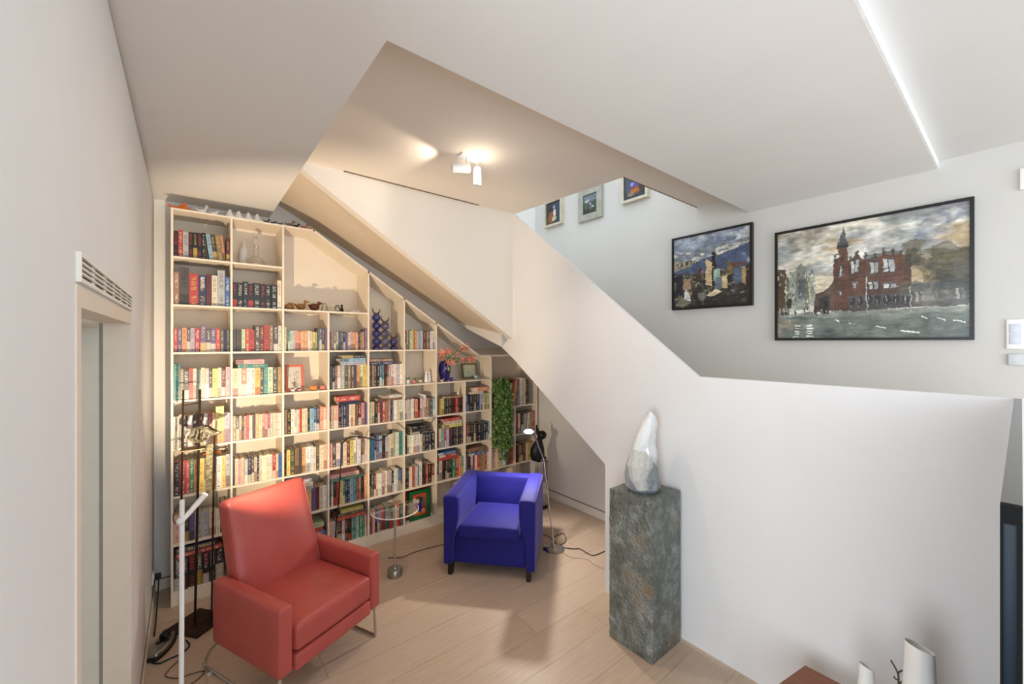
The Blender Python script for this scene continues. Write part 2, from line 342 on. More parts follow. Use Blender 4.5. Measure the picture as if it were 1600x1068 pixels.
# cell: (col, row): (letters, height, depth-set-back, fill, stack) ; upper case = taller ; '/' leans right, '\' leans left for next letter
CELLS = {
 (0, 7): ('krskkkk\\c\\d\\a\\om', .195, 1, None), (0, 6): ('aDrnmeSb', .235, 1, None), (1, 6): ('kkkkkkkkW', .2, 1, None),
 (0, 5): ('rvodsrVdvrdnd', .176, 1, None), (1, 5): ('ddlrrDMRADE', .178, 1, None), (2, 5): ('LptlsooooeeylDVDV', .168, 1, None), (3, 5): ('rcalvdkvepoonaoV', .168, 1, None),
 (5, 5): ('dpdlyropcswmmadww', .19, 1, None),
 (0, 4): ('Tadresepkyemp', .225, 1, None), (1, 4): ('ewowWyDtlda', .215, 1, [('t', .03, .2, .03), ('p', .02, .19, .034)]),
 (3, 4): ('dkdpsdaddoly', .21, 1, [('s', .10, .22, .03), ('c', .09, .23, .03), ('n', .11, .21, .028)]), (4, 4): ('dadkvtkdpwwsw', .205, 1, [('n', .02, .22, .028), ('a', .01, .22, .026)]),
 (0, 3): ('wakpdmwroYs', .235, 1, None), (1, 3): ('adekprsdoepprseew', .19, 1, None), (2, 3): ('akwserlekcbdop', .2, 1, None), (3, 3): ('rCopkvndweerdmpv', .2, 1, [('n', .08, .17, .03), ('r', .06, .21, .045)]),
 (4, 3): ('eekrdrapnwwew', .2, 1, [('a', .08, .22, .025), ('w', .13, .19, .025)]), (5, 3): ('wsewpokwpWaadc', .195, 1, None), (6, 3): ('cayykkkkkrrkk', .165, 1, [('a', .1, .21, .022)]), (7, 3): ('bkkkkkbscyyl', .185, 1, [('e', .06, .18, .025), ('o', .1, .21, .045)]),
 (0, 2): ('krrgoyaMwys', .25, 1, None), (1, 2): ('depesndenewewreb', .2, 1, None), (2, 2): ('kydadowwwdee', .215, 1, None), (3, 2): ('pdwdemywWwaw', .215, 1, None),
 (4, 2): ('gbkvckseelwt', .225, 1, None), (5, 2): ('kewwwedkdk', .18, 1, [('k', .08, .2, .028), ('d', .08, .2, .026), ('k', .07, .19, .03)]), (6, 2): ('mecrcmkkdkn', .2, 1, [('y', .09, .22, .03), ('e', .11, .2, .035), ('r', .08, .21, .03)]),
 (7, 2): ('mrkkdkkdnkt', .2, 1, None), (8, 2): ('wedsweew', .21, 1, None), (9, 2): ('rme/d/s/n/wear', .245, 1, None),
 (0, 1): ('prkvssewKG', .2, 1, None), (2, 1): ('twntnpyvmew', .2, 1, [('s', .02, .2, .03), ('w', .03, .19, .03), ('s', .01, .2, .026)]), (3, 1): ('kskrytnkCTrlKo', .215, 1, [('t', .01, .27, .03), ('p', .01, .25, .03)]),
 (4, 1): ('kdmewpwpskwwbn', .215, 1, None), (5, 1): ('mkwrstWkdrkm', .205, 1, None), (6, 1): ('dekkkkgrot', .21, 1, [('r', .02, .23, .03), ('r', .03, .22, .024), ('b', .02, .22, .026)]), (7, 1): ('bkwrwraorw', .195, 1, [('b', .05, .22, .026), ('d', .06, .22, .024), ('a', .04, .21, .028)]),
 (8, 1): ('peewBwkkR', .22, 1, None), (9, 1): ('rkakmeyao', .215, 1, None),
 (0, 0): ('kkkkkkkd', .24, 1, [('r', .01, .27, .03), ('n', .01, .24, .04)]), (2, 0): ('rsdrwsba', .13, 1, [('b', .05, .27, .03), ('r', .05, .25, .035), ('l', .04, .27, .035)]),
 (3, 0): ('psakpkkgbltgp', .205, 1, [('r', .06, .26, .03), ('d', .07, .25, .026), ('y', .1, .2, .03)]), (4, 0): ('krpkbvrmtkdwrk', .215, 1, None),
}
BOOKS = []
def add_book(M, th, h, d, code, label, seed):
    BOOKS.append(dict(M=M, th=th, h=h, d=d, code=code, label=label, seed=seed))
rb = random.Random(11)
def word(n): return ORD[n] if n < len(ORD) else 'last'
for (c, r), (s, hh, _, stack) in CELLS.items():
    x0, x1 = CX[c] + TH / 2 + .002, CX[c + 1] - TH / 2 - .002
    seq, lean = [], 0
    for ch in s:
        if ch in '/\\': lean = 1 if ch == '/' else -1
        else: seq.append((ch.lower(), ch.isupper(), lean)); lean = 0
    ws = [rb.uniform(.7, 1.35) * (1.5 if u and hh > .22 else 1) for _, u, _ in seq]
    ang = math.radians(7)
    extra = hh * math.sin(ang) if any(q[2] for q in seq) else 0
    k = (x1 - x0 - extra) / sum(ws); x = x0; z = SZ[r] + .0005; hmax = 0
    prevlean = 0
    for i, ((ch, up, ln), w) in enumerate(zip(seq, ws)):
        th = w * k - .0008; h = hh * (1.17 if up else rb.uniform(.95, 1.02)); d = min(.2, h * .66) * rb.uniform(.92, 1.05)
        if stack and not up: h = hh
        if stack and up: h = hh * 1.0
        yy = YF + .014 + rb.uniform(0, .022) + (.02 if h < .18 else 0)
        if ln == 1: M = T(x, yy, z) @ T(0, 0, 0) @ RY(ang) @ T(0, 0, 0); M = T(x, yy, z + th * math.sin(ang)) @ RY(ang)
        elif ln == -1:
            if not prevlean: x += extra
            M = T(x, yy, z) @ RY(-ang)
        else:
            if prevlean == 1: x += extra
            M = T(x, yy, z)
        prevlean = ln
        lab = '%s book, %s from left, %s, %s bookcase column' % (CN[ch], word(i), ROWN[r], COLN[c])
        if ln: lab = 'leaning ' + lab
        add_book(M, th, h, d, ch, lab, rb.random()); x += th + .0008; hmax = max(hmax, h)
    if stack:
        zz = z + hmax + .0005
        for j, (ch, ox, L, th) in enumerate(stack):
            M = T(x0 + ox, YF + .012 + .004 * j, zz + th) @ RY(PI / 2)
            lab = '%s book lying flat, %s of its pile, %s, %s bookcase column' % (CN[ch], ['lowest', 'second', 'topmost'][j if len(stack) == 3 else (2 if j == len(stack) - 1 and j else j)], ROWN[r], COLN[c])
            add_book(M, th, L, L * .7, ch, lab, rb.random()); zz += th + .0006
# tall art books across the two right-hand columns on the fourth shelf
x = 3.0; z = SZ[3] + .0005
for i, (ch, th, h, ln) in enumerate([('n', .028, .27, 1), ('e', .02, .28, 1), ('m', .03, .30, 1), ('r', .025, .32, 1), ('o', .02, .31, 1), ('d', .022, .31, 1), ('w', .03, .33, 0), ('e', .028, .33, 0), ('s', .03, .32, 0), ('k', .035, .3, 0)]):
    ang = math.radians(9)
    M = T(x - h * math.sin(ang) * .8 if ln else x, YF + .012, z + (th * math.sin(ang) if ln else 0)) @ (RY(ang) if ln else I4)
    if ln: M = T(x - .05, YF + .012, z + th * math.sin(ang)) @ RY(ang)
    elif i == 6: x += .012; M = T(x, YF + .012, z)
    add_book(M, th, h, .24, ch, 'tall %s art book, %s from left, beside the trailing plant' % (CN[ch], word(i)), rb.random()); x += th * (1.02 if ln else 1.0) + .001

BKM = bpy.data.materials.new('printed_book_cover'); BKM.use_nodes = True
def build_book_mat():
    nt = BKM.node_tree; N = nt.nodes; L = nt.links; b = N['Principled BSDF']; b.inputs['Roughness'].default_value = .38
    def nd(t, **k):
        n = N.new(t)
        for a, v in k.items(): setattr(n, a, v)
        return n
    def mth(op, a, bb=None, c=None):
        n = nd('ShaderNodeMath', operation=op)
        for i, v in enumerate((a, bb, c)):
            if v is None: continue
            if isinstance(v, (int, float)): n.inputs[i].default_value = v
            else: L.new(v, n.inputs[i])
        return n.outputs[0]
    uv = nd('ShaderNodeUVMap', uv_map='uv'); sp = nd('ShaderNodeSeparateXYZ'); L.new(uv.outputs[0], sp.inputs[0])
    u, v = sp.outputs[0], sp.outputs[1]
    sd = nd('ShaderNodeAttribute', attribute_name='seed'); s = sd.outputs['Fac']
    bc_ = nd('ShaderNodeAttribute', attribute_name='bcol'); tc_ = nd('ShaderNodeAttribute', attribute_name='tcol')
    cx = nd('ShaderNodeCombineXYZ'); L.new(mth('MULTIPLY', u, 2.6), cx.inputs[0]); L.new(mth('MULTIPLY', v, 34.0), cx.inputs[1]); L.new(mth('MULTIPLY', s, 97.0), cx.inputs[2])
    nz = nd('ShaderNodeTexNoise'); nz.inputs['Scale'].default_value = 1.0; nz.inputs['Detail'].default_value = 1.5; L.new(cx.outputs[0], nz.inputs['Vector'])
    ink = mth('GREATER_THAN', nz.outputs[0], .52)
    mid = mth('LESS_THAN', mth('ABSOLUTE', mth('SUBTRACT', u, .5)), .26)
    top = mth('MULTIPLY', mth('GREATER_THAN', v, mth('ADD', .46, mth('MULTIPLY', s, .1))), mth('LESS_THAN', v, .93))
    low = mth('MULTIPLY', mth('GREATER_THAN', v, .14), mth('LESS_THAN', v, mth('ADD', .26, mth('MULTIPLY', s, .16))))
    logo = mth('MULTIPLY', mth('LESS_THAN', mth('ABSOLUTE', mth('SUBTRACT', v, .06)), .022), mth('LESS_THAN', mth('ABSOLUTE', mth('SUBTRACT', u, .5)), .22))
    txt = mth('MAXIMUM', mth('MULTIPLY', mth('MULTIPLY', ink, mid), mth('MAXIMUM', top, low)), logo)
    # a second colour block in the lower part of some spines
    blk = mth('MULTIPLY', mth('LESS_THAN', v, mth('ADD', .25, mth('MULTIPLY', s, .25))), mth('MULTIPLY', mth('GREATER_THAN', v, 0), mth('GREATER_THAN', mth('FRACT', mth('MULTIPLY', s, 7.31)), .62)))
    mx0 = nd('ShaderNodeMix', data_type='RGBA'); L.new(mth('MULTIPLY', blk, .55), mx0.inputs['Factor']); L.new(bc_.outputs['Color'], mx0.inputs['A']); L.new(tc_.outputs['Color'], mx0.inputs['B'])
    mx = nd('ShaderNodeMix', data_type='RGBA'); L.new(mth('MULTIPLY', txt, .6), mx.inputs['Factor']); L.new(mx0.outputs['Result'], mx.inputs['A']); L.new(tc_.outputs['Color'], mx.inputs['B'])
    L.new(mx.outputs['Result'], b.inputs['Base Color'])
build_book_mat()
PAGES = mat('book_pages', '#d8c8a8', .9, var=.08, scale=90, stretch=(1, 1, 14))

def jit(col, r, a=.1):
    c = lin(col); f = 1 + r.uniform(-a * 1.6, a * 1.6); return [max(.004, min(1, x * f * (1 + r.uniform(-a, a)))) for x in c]
def book_arrays(bk):
    """cover (front board, back board, spine) as vertices, quads, uv, in the book's own frame"""
    th, h, d = bk['th'], bk['h'], bk['d']; t = min(.0025, th * .2)
    vs, fs, uv = [], [], []
    for (x0, y0, x1, y1, sp) in ((0, 0, t, d, 0), (th - t, 0, th, d, 0), (t, 0, th - t, t, 1)):
        n = len(vs)
        vs += [(x0, y0, 0), (x1, y0, 0), (x1, y1, 0), (x0, y1, 0), (x0, y0, h), (x1, y0, h), (x1, y1, h), (x0, y1, h)]
        for q in BOXF:
            fs.append(tuple(n + i for i in q))
            front = set(q) == {0, 1, 5, 4}
            uv += [((vs[n + i][0] / th, vs[n + i][2] / h) if front else (-1., -1.)) for i in q]
    return vs, fs, uv
def book_colours(bk):
    r = random.Random(bk['seed']); code = bk['code']
    tl = TXT.get(code, ['#e8dcc4', '#e8e4dc', '#d8b860', '#221e1e'] if code in 'nbtgrmvda' else ['#3a2f2c', '#f0ebe0', '#6a2a2a'])
    return jit(PAL[code], r), jit(r.choice(tl), r, .05)
def book_mesh(name, items):
    """one mesh with covers and pages of all items (each a (book, matrix))"""
    V, Fs, UV, BC, TC, SD, MI = [], [], [], [], [], [], []
    for bk, M in items:
        vs, fs, uv = book_arrays(bk); b, t = book_colours(bk)
        n = len(V); V += [tuple(M @ Vector(p)) for p in vs]; Fs += [tuple(n + i for i in q) for q in fs]; UV += uv; MI += [0] * len(fs)
        BC += [(*b, 1)] * len(vs); TC += [(*t, 1)] * len(vs); SD += [bk['seed']] * len(vs)
        if bk.get('withpages', True):
            pv, pf = page_arrays(bk); n = len(V); V += [tuple(M @ Vector(p)) for p in pv]; Fs += [tuple(n + i for i in q) for q in pf]
            UV += [(-1, -1)] * (4 * len(pf)); MI += [1] * len(pf); BC += [(*b, 1)] * len(pv); TC += [(*t, 1)] * len(pv); SD += [0] * len(pv)
    me = bpy.data.meshes.new(name); me.from_pydata(V, [], Fs); me.materials.append(BKM); me.materials.append(PAGES)
    me.polygons.foreach_set('material_index', MI)
    l = me.uv_layers.new(name='uv'); l.data.foreach_set('uv', np.array(UV, 'f').ravel())
    for nm, dat in (('bcol', BC), ('tcol', TC)):
        a = me.attributes.new(nm, 'FLOAT_COLOR', 'POINT'); a.data.foreach_set('color', np.array(dat, 'f').ravel())
    a = me.attributes.new('seed', 'FLOAT', 'POINT'); a.data.foreach_set('value', np.array(SD, 'f'))
    return me
def page_arrays(bk):
    th, h, d = bk['th'], bk['h'], bk['d']; t = min(.0025, th * .2); e = .0035
    return [(t, t, e), (th - t, t, e), (th - t, d - e, e), (t, d - e, e), (t, t, h - e), (th - t, t, h - e), (th - t, d - e, h - e), (t, d - e, h - e)], BOXF
# drop what the armchairs hide, keep the 300 that show largest as single things
def inside(p, poly):
    ins = False
    for (xa, ya), (xb, yb) in zip(poly, poly[1:] + poly[:1]):
        if (ya > p[1]) != (yb > p[1]) and p[0] < (xb - xa) * (p[1] - ya) / (yb - ya) + xa: ins = not ins
    return ins
RED = [(352, 800), (455, 770), (490, 850), (580, 885), (450, 1000), (340, 930)]
BLU = [(690, 790), (735, 745), (840, 750), (840, 900), (690, 900)]
vis = []
for bk in BOOKS:
    cs = [pix(bk['M'] @ Vector(p)) for p in ((0, 0, 0), (bk['th'], 0, 0), (bk['th'], 0, bk['h']), (0, 0, bk['h']))]
    if all(inside(q, RED) or inside(q, BLU) for q in cs): continue
    bk['area'] = abs(sum(a[0] * b[1] - b[0] * a[1] for a, b in zip(cs, cs[1:] + cs[:1]))) / 2; vis.append(bk)
vis.sort(key=lambda b: -b['area'])
seen = set()
for bk in vis[:300]:
    bk['withpages'] = False
    me = book_mesh('book', [(bk, I4)]); o = bpy.data.objects.new('book', me); COL.objects.link(o); o.matrix_world = bk['M']
    while bk['label'] in seen: bk['label'] += ' again'
    seen.add(bk['label'])
    tag(o, bk['label'], 'book', 'books on the built-in bookcase')
    pv, pf = page_arrays(bk); pg = mk('page_block', faces(BM(), pv, pf), PAGES); pg.parent = o; bk['obj'] = o
if len(vis) > 300:
    me = book_mesh('small_books', [(b, b['M']) for b in vis[300:]]); o = bpy.data.objects.new('small_books', me); COL.objects.link(o)
    tag(o, 'the many smaller books filling the gaps on the bookcase shelves', 'books', None, 'stuff')

# lettering on the few spines that can be read
def lettering(bk, txt, col, size, z0, across=.5):
    cu = bpy.data.curves.new('lettering', 'FONT'); cu.body = txt; cu.size = size; cu.align_y = 'CENTER'; cu.extrude = .0002
    tmp = bpy.data.objects.new('tmp', cu); COL.objects.link(tmp); dg = bpy.context.evaluated_depsgraph_get()
    me = bpy.data.meshes.new_from_object(tmp.evaluated_get(dg)); bpy.data.objects.remove(tmp)
    wmax = max((v.co.x for v in me.vertices), default=1)
    k = min(1, (bk['h'] * (1 - z0) - .01) / wmax)
    # reading from top to bottom on the spine
    me.transform(Matrix(((0, 1, 0, bk['th'] * across), (0, 0, -1, -.0006), (-1, 0, 0, 0), (0, 0, 0, 1))) @ Matrix.Diagonal((k, 1, 1, 1)))
    me.transform(T(0, 0, bk['h'] - .012)); me.materials.append(mat('ink_' + col, col, .5, var=.03))
    o = bpy.data.objects.new('lettering', me); COL.objects.link(o); o.parent = bk['obj']; return o
def find(lab): return next((b for b in vis[:300] if b['label'].startswith(lab) or b['label'] == lab), None)
for lab, t, col, size, z0 in (('navy book, fourth from left, seventh shelf up, leftmost', 'BAVIS', '#e6e2ea', .034, .45),
                          ('black book, first from left, bottom shelf, leftmost', 'CARDOX', '#d8d4cc', .03, .35), ('black book, second from left, bottom shelf, leftmost', 'CORNELL', '#c8c0b0', .026, .3), ('black book, third from left, bottom shelf, leftmost', 'CARDO', '#cc4438', .03, .3),
                          ('black book, fourth from left, bottom shelf, leftmost', 'CARNOX', '#d8d4cc', .03, .3), ('black book, fifth from left, bottom shelf, leftmost', 'BACK', '#c23a58', .03, .3), ('black book, sixth from left, bottom shelf, leftmost', 'CARTER', '#b9b08c', .03, .3),
                          ('navy book lying flat, topmost of its pile, bottom shelf, leftmost', 'DESCARTES', '#d8cc98', .03, .1), ('black book, sixth from left, fourth shelf up, seventh', 'MAN', '#d8d4cc', .02, .4)):
    b = find(lab)
    if b: lettering(b, t, col, size, z0)

# ------------------------------------------------------------------ red leather armchair
REDL = mat('red_leather', '#ad4b45', .36, var=.06, scale=5, bump=.12, bscale=180, col2='#b5544d')
rc = thing('armchair', 'red leather armchair with square arms on chrome runners', 'armchair', (.544, 2.725, 0), .422)
# local frame: +x = sitter's left as seen, -y = front
def lp(name, bm, m, par=rc, **k): return part(name, bm, m, par, smooth=True, world=False, **k)
for sx in (-1, 1):
    def armfn(p):
        p = p.copy()
        if p.z > .1: p.z += .008 * (1 - (p.x / .04) ** 2)
        return p
    lp('arm', rbox(BM(), (.040, .303, .1735), .018, armfn, T(sx * .30, 0, .3735)), REDL)
    # seam piping along the arm edges
def seatfn(p):
    q = p.copy(); fx = 1 - (p.x / .255) ** 2; fy = 1 - (p.y / .28) ** 2
    if p.z > 0: q.z += .022 * max(0, fx) * max(0, .35 + .65 * fy) + .006 * noise.noise(Vector((p.x * 9, p.y * 22 + p.x * 8, 2))) * max(0, fx) * max(0, fy)
    if p.y < -.2: q.y -= .010 * max(0, fx) * (1 - (p.z / .075) ** 2)
    return q
seat = lp('seat_cushion', rbox(BM(), (.255, .28, .072), .028, seatfn, T(0, -.035, .362), n=14), REDL)
lp('front_panel', rbox(BM(), (.255, .03, .045), .018, lambda p: Vector((p.x, p.y - (.006 if p.y < 0 else 0), p.z)), T(0, -.278, .238)), REDL)
lp('under_frame', rbox(BM(), (.255, .25, .03), .01, None, T(0, .02, .25), n=3), REDL)
def backfn(p):
    q = p.copy(); fx = 1 - (p.x / .26) ** 2; fz = 1 - (p.z / .3) ** 2
    if p.y < 0: q.y -= .035 * max(0, fx) * max(0, fz) ** .7
    q.x *= 1 - .03 * (p.z / .3)
    return q
BMX = T(0, .20, .36) @ RX(math.radians(-17)) @ T(0, .0, .31)
back = lp('backrest', rbox(BM(), (.262, .055, .31), .03, backfn, BMX, n=10), REDL)
for sx in (-1, 1):
    tube_pts = [BMX @ Vector((sx * .249 * (1 - .03 * (z / .3)), -.052, z)) for z in (-.25, -.1, .1, .27)]
    o = mk('piping', tube(BM(), tube_pts, .004, 6), REDL, True); o.parent = back
for sx in (-1, 1):
    run = [(sx * .31, .27, .21), (sx * .318, .36, .12), (sx * .32, .41, .04), (sx * .32, .42, .012), (sx * .32, .37, .009), (sx * .32, .0, .009), (sx * .32, -.24, .009), (sx * .32, -.272, .012), (sx * .32, -.28, .03), (sx * .315, -.272, .21)]
    lp('runner', tube(BM(), smooth_path(run, 4), .008, 8), CHROME)
    for yy in (.34, -.2): lp('foot_pad', lathe(BM(), [(.011, 0), (.012, .004), (.008, .010)], 10, T(sx * .335, yy, 0)), mat('clear_pad', '#c9c4b8', .3))

# ------------------------------------------------------------------ blue velvet armchair
def velvet():
    m = mat('blue_velvet', '#131172', .75, var=.12, scale=9, bump=.1, bscale=220, sheen=.5, col2='#17137c')
    b = m.node_tree.nodes['Principled BSDF']; b.inputs['Sheen Roughness'].default_value = .35; b.inputs['Sheen Tint'].default_value = (.45, .42, 1, 1); return m
VEL = velvet()
BTH = math.atan2(-.744, .668)          # direction of the front edge
bcx = (2.145, 2.90)
ba = thing('armchair', 'blue velvet tub armchair with dark tapered feet', 'armchair', (*bcx, 0), BTH)
def lb(name, bm, m, **k): return part(name, bm, m, ba, smooth=True, world=False, **k)
for sx in (-1, 1):
    def afn(p, sx=sx):
        q = p.copy(); z = p.z + .365                       # .085 .. .645
        tin = .066                                         # half thickness at the top
        k = 1 / (1 + math.exp(-(z - .36) / .045))          # thin low down, thick high up
        fr = max(0, min(1, (-p.y + .05) / .3))             # only the front of the arm thins
        inner = -sx * p.x / .066                           # +1 at the inner face
        w = (inner + 1) / 2
        q.x = p.x + sx * w * (.062 * (1 - k) * (.35 + .65 * fr)) + sx * (.012 * max(0, (z - .3)) )
        q.y = p.y - .012 * max(0, z - .2) if p.y < 0 else p.y
        if p.z > .2: q.z = p.z + .006 * (1 - (p.x / .066) ** 2) - .012 * max(0, -p.y - .1)
        return q
    lb('arm', rbox(BM(), (.066, .355, .28), .02, afn, T(sx * .309, .005, .365), n=12), VEL)
def bfn(p):
    q = p.copy(); fx = 1 - (p.x / .3) ** 2
    if p.y < 0: q.y -= .03 * max(0, fx) * max(0, 1 - ((p.z + .02) / .24) ** 2)
    q.y += .10 * (p.z + .28) * .5
    if p.z > .2: q.z -= .0
    return q
lb('backrest', rbox(BM(), (.30, .055, .28), .025, bfn, T(0, .27, .365), n=12), VEL)
def sfn(p):
    q = p.copy(); s = (p.y + .30) / .6
    q.x *= 1 + (.10 * (1 - s))
    fx = 1 - (p.x / .24) ** 2; fy = 1 - (p.y / .3) ** 2
    if p.z > 0: q.z += .016 * max(0, fx) * max(0, fy) + .0
    q.z -= .03 * s
    return q
lb('seat_cushion', rbox(BM(), (.225, .29, .05), .022, sfn, T(0, -.075, .375), n=12), VEL)
lb('front_panel', rbox(BM(), (.30, .30, .115), .02, lambda p: Vector((p.x, p.y + (.03 * (p.z + .115) / .23 if p.y < 0 else 0), p.z)), T(0, -.015, .205), n=6), VEL)
FOOT = mat('ebony_foot', '#1c1310', .35, var=.15)
for sx in (-1, 1):
    for yy, s in ((-.31, 1), (.30, -1)):
        bm = BM(); prism(bm, [(sx * .34, yy - .02, .09), (sx * .34, yy + .055 * s if s > 0 else yy + .02, .09), (sx * .34, yy + .02, 0), (sx * .34, yy - .025, 0)], (-sx * .035, 0, 0)); lb('foot', bm, FOOT)

# ------------------------------------------------------------------ glass side table
gt = thing('side_table', 'small round glass side table on a chrome pole and drum foot', 'table', (1.326, 3.19, 0))
M = T(1.326, 3.19, 0)
part('table_top', lathe(BM(), [(.0, .528), (.186, .528), (.186, .537), (.0, .537)], 48, M, cap=False), GLASS, gt, True)
part('polished_rim', lathe(BM(), [(.1862, .528), (.19, .530), (.19, .535), (.1862, .537)], 48, M, cap=False), mat('glass_edge', '#e6e0d2', .2, var=.02), gt, True)
part('pole', lathe(BM(), [(.0085, .05), (.0085, .527)], 16, M), CHROME, gt, True)
part('mount_plate', lathe(BM(), [(.03, .520), (.03, .527)], 20, M), CHROME, gt, True)
part('drum_foot', lathe(BM(), [(.055, 0), (.06, .004), (.06, .052), (.055, .058), (.02, .058), (.012, .07)], 28, M), STEEL, gt, True)

# ------------------------------------------------------------------ chrome reading lamp behind the blue chair
LB = Vector((2.634, 2.685, 0))
rl = thing('floor_lamp', 'slim chrome reading lamp with glowing round head behind blue armchair', 'lamp', LB)
J = at(849.5, 717, t=3.85); HD = at(826, 674, t=3.72); TOP = at(833, 674.5, t=3.74); S0 = LB + Vector((0, 0, .03))
part('base', lathe(BM(), [(.095, 0), (.1, .006), (.06, .018), (.014, .026), (.012, .05)], 32, T(LB)), CHROME, rl, True)
part('stem', tube(BM(), [S0, S0.lerp(J, .99)], .006, 10), CHROME, rl, True)
part('joint', ell(BM(), J, .013), STEEL, rl, True)
arm = part('arm', tube(BM(), [J, TOP], .0085, 10), STEEL, rl, True)
part('counter_rod', tube(BM(), [J + Vector((-.02, .01, -.0)), J + Vector((-.012, .01, -.16))], .004, 8), CHROME, rl, True)
part('head', lathe(BM(), [(.0, .02), (.03, .018), (.046, .004), (.048, -.004), (.044, -.008)], 24, T(HD), cap=False), mat('frosted_lamp_shade', (.50, .56, 1.0), .4, var=0, emis=1.6), rl, True)
LED = mat('lamp_glow', (.55, .62, 1.0), .5, var=0, emis=7)
part('diffuser', lathe(BM(), [(.0, -.016), (.03, -.014), (.044, -.007)], 24, T(HD), cap=False), LED, rl, True)
def lamp_light(name, kind, loc, power, color, par, target=None, size=.05, spot=None, blend=.5):
    l = bpy.data.lights.new(name, kind); l.energy = power; l.color = color; l.shadow_soft_size = size
    o = bpy.data.objects.new(name, l); COL.objects.link(o)
    if spot: l.spot_size = spot; l.spot_blend = blend
    q = (Vector(target) - Vector(loc)).to_track_quat('-Z', 'Y').to_matrix().to_4x4() if target is not None else I4
    o.matrix_world = T(loc) @ q
    o.parent = par; o.matrix_parent_inverse = ROOT[par.name].inverted()
    return o
lamp_light('reading_bulb', 'SPOT', HD + Vector((0, 0, -.03)), 32, (.98, .90, .82), rl, HD + Vector((-.35, -.45, -1)), .03, math.radians(150), .4)

# ------------------------------------------------------------------ white LED floor lamp at the left
wlb = at(283, 1000, t=1.8)
wf = thing('floor_lamp', 'white floor lamp with tilted bar head in front of bookcase', 'lamp', (wlb.x, wlb.y, 0))
JT = at(284, 812, t=1.8); TIP = at(319, 774, t=1.95); PT = at(287, 781, t=1.8)
part('base', lathe(BM(), [(.12, 0), (.12, .008), (.012, .012)], 32, T(wlb.x, wlb.y, 0)), WHITEMET, wf, True)
part('pole', tube(BM(), [(wlb.x, wlb.y, .01), (wlb.x + .003, wlb.y, PT.z)], .0095, 12), WHITEMET, wf, True)
hd = part('head_bar', tube(BM(), [JT + Vector((0, -.015, 0)), TIP], [.010, .0135], 12), WHITEMET, wf, True)
part('joint', ell(BM(), JT + Vector((-.004, -.01, 0)), .016), WHITEMET, wf, True)
dr = (TIP - JT).normalized()
part('light_lens', tube(BM(), [TIP, TIP + dr * .006], .0115, 12), mat('warm_lens', (1, .82, .58), .5, var=0, emis=6), wf, True)
part('cord', tube(BM(), smooth_path([at(284, 782, t=1.83), at(272, 800, t=1.83), at(272, 815, t=1.83), at(282, 818, t=1.81), at(291, 812, t=1.8)], 5), .002, 6), BLACK, wf, True)
lamp_light('warm_reading_bulb', 'SPOT', TIP + dr * .02, 85, (1.0, .80, .56), wf, Vector((1.2, 4.0, 1.95)), .012, math.radians(112), .45)

# ------------------------------------------------------------------ black gooseneck lamp
gp = [at(517, 900, y=3.5), at(523, 845, y=3.5), at(530, 770, y=3.5), at(533.5, 705, y=3.5), at(537, 690, y=3.49), at(548, 682.5, y=3.46), at(566, 682.5, y=3.43), at(587, 687, y=3.4), at(597, 686, y=3.38), at(610, 674, y=3.36)]
fx, fy = gp[0].x - .01, gp[0].y
gl = thing('floor_lamp', 'thin black gooseneck lamp arching in front of the books', 'lamp', (fx, fy, 0))
gp = [Vector((fx, fy, .02))] + gp[1:] if gp[0].z < .1 else [Vector((fx, fy, .02))] + gp
part('base', lathe(BM(), [(.09, 0), (.09, .012), (.012, .02), (.008, .05)], 24, T(fx, fy, 0)), BLACK, gl, True)
part('gooseneck', tube(BM(), smooth_path(gp, 5), .0052, 8), BLACK, gl, True)
part('head', ell(BM(), gp[-1], (.018, .018, .018)), BLACK, gl, True)
part('switch', ell(BM(), at(531.5, 745, y=3.498), (.008, .008, .014)), BLACK, gl, True)

# ------------------------------------------------------------------ rod sculpture
YR = 3.44
rs = thing('metal_sculpture', 'tall black rod sculpture carrying a woven metal skull on a rusty base plate', 'sculpture', (.04, 3.46, 0))
RUST = mat('rusted_plate', '#4a2a14', .55, .3, scale=14, col2='#1d1512', bump=.3)
ROD = mat('blackened_rod', '#33251a', .5, .6, var=.2)
part('base_plate', rbox(BM(), (.115, .13, .009), .003, None, T(.06, 3.465, .009) @ RZ(math.radians(38)), n=2), RUST, rs)
def rod(pts, r, nm='rod'): return part(nm, tube(BM(), pts, r, 8), ROD, rs, True)
a0, a1 = at(286.5, 609, y=YR), at(280, 975, y=YR); b0, b1 = at(312.5, 608, y=YR + .02), at(304.5, 979, y=YR + .0)
c0, c1 = at(335, 680, y=YR - .02), at(330.5, 935, y=YR - .02)
for p in (a1, b1, c1): p.z = .017
b1.y = YR - .01
rod([a0, a1], .006); rod([b0, b1], .0075); rod([c0, c1], .0055)
rod([at(287, 633, y=YR), at(312, 629, y=YR + .02)], .0035, 'crossbar')
P = at(305, 701, y=YR)
part('platform', prism(BM(), [(P.x - .085, YR - .05, P.z), (P.x + .05, YR - .06, P.z), (P.x + .075, YR + .04, P.z), (P.x - .06, YR + .05, P.z)], (0, 0, .008)), mat('weathered_metal', '#7b6a4c', .5, .4, var=.25, scale=40), rs)
SK = mat('tarnished_silver', '#a09880', .4, .7, var=.35, scale=60, bump=.4, bscale=120)
sc = at(312, 678, y=YR)
for k in range(5):
    a = .35 + k * .5
    pts = [sc + Vector((.075 * math.cos(t) * math.cos(a) + .006 * math.sin(5 * t), .05 * math.cos(t) * math.sin(a), .045 * math.sin(t) + .008 * math.cos(2 * t + a))) for t in [i * 2 * PI / 18 for i in range(19)]]
    part('woven_band', tube(BM(), pts, .006, 6), SK, rs, True)
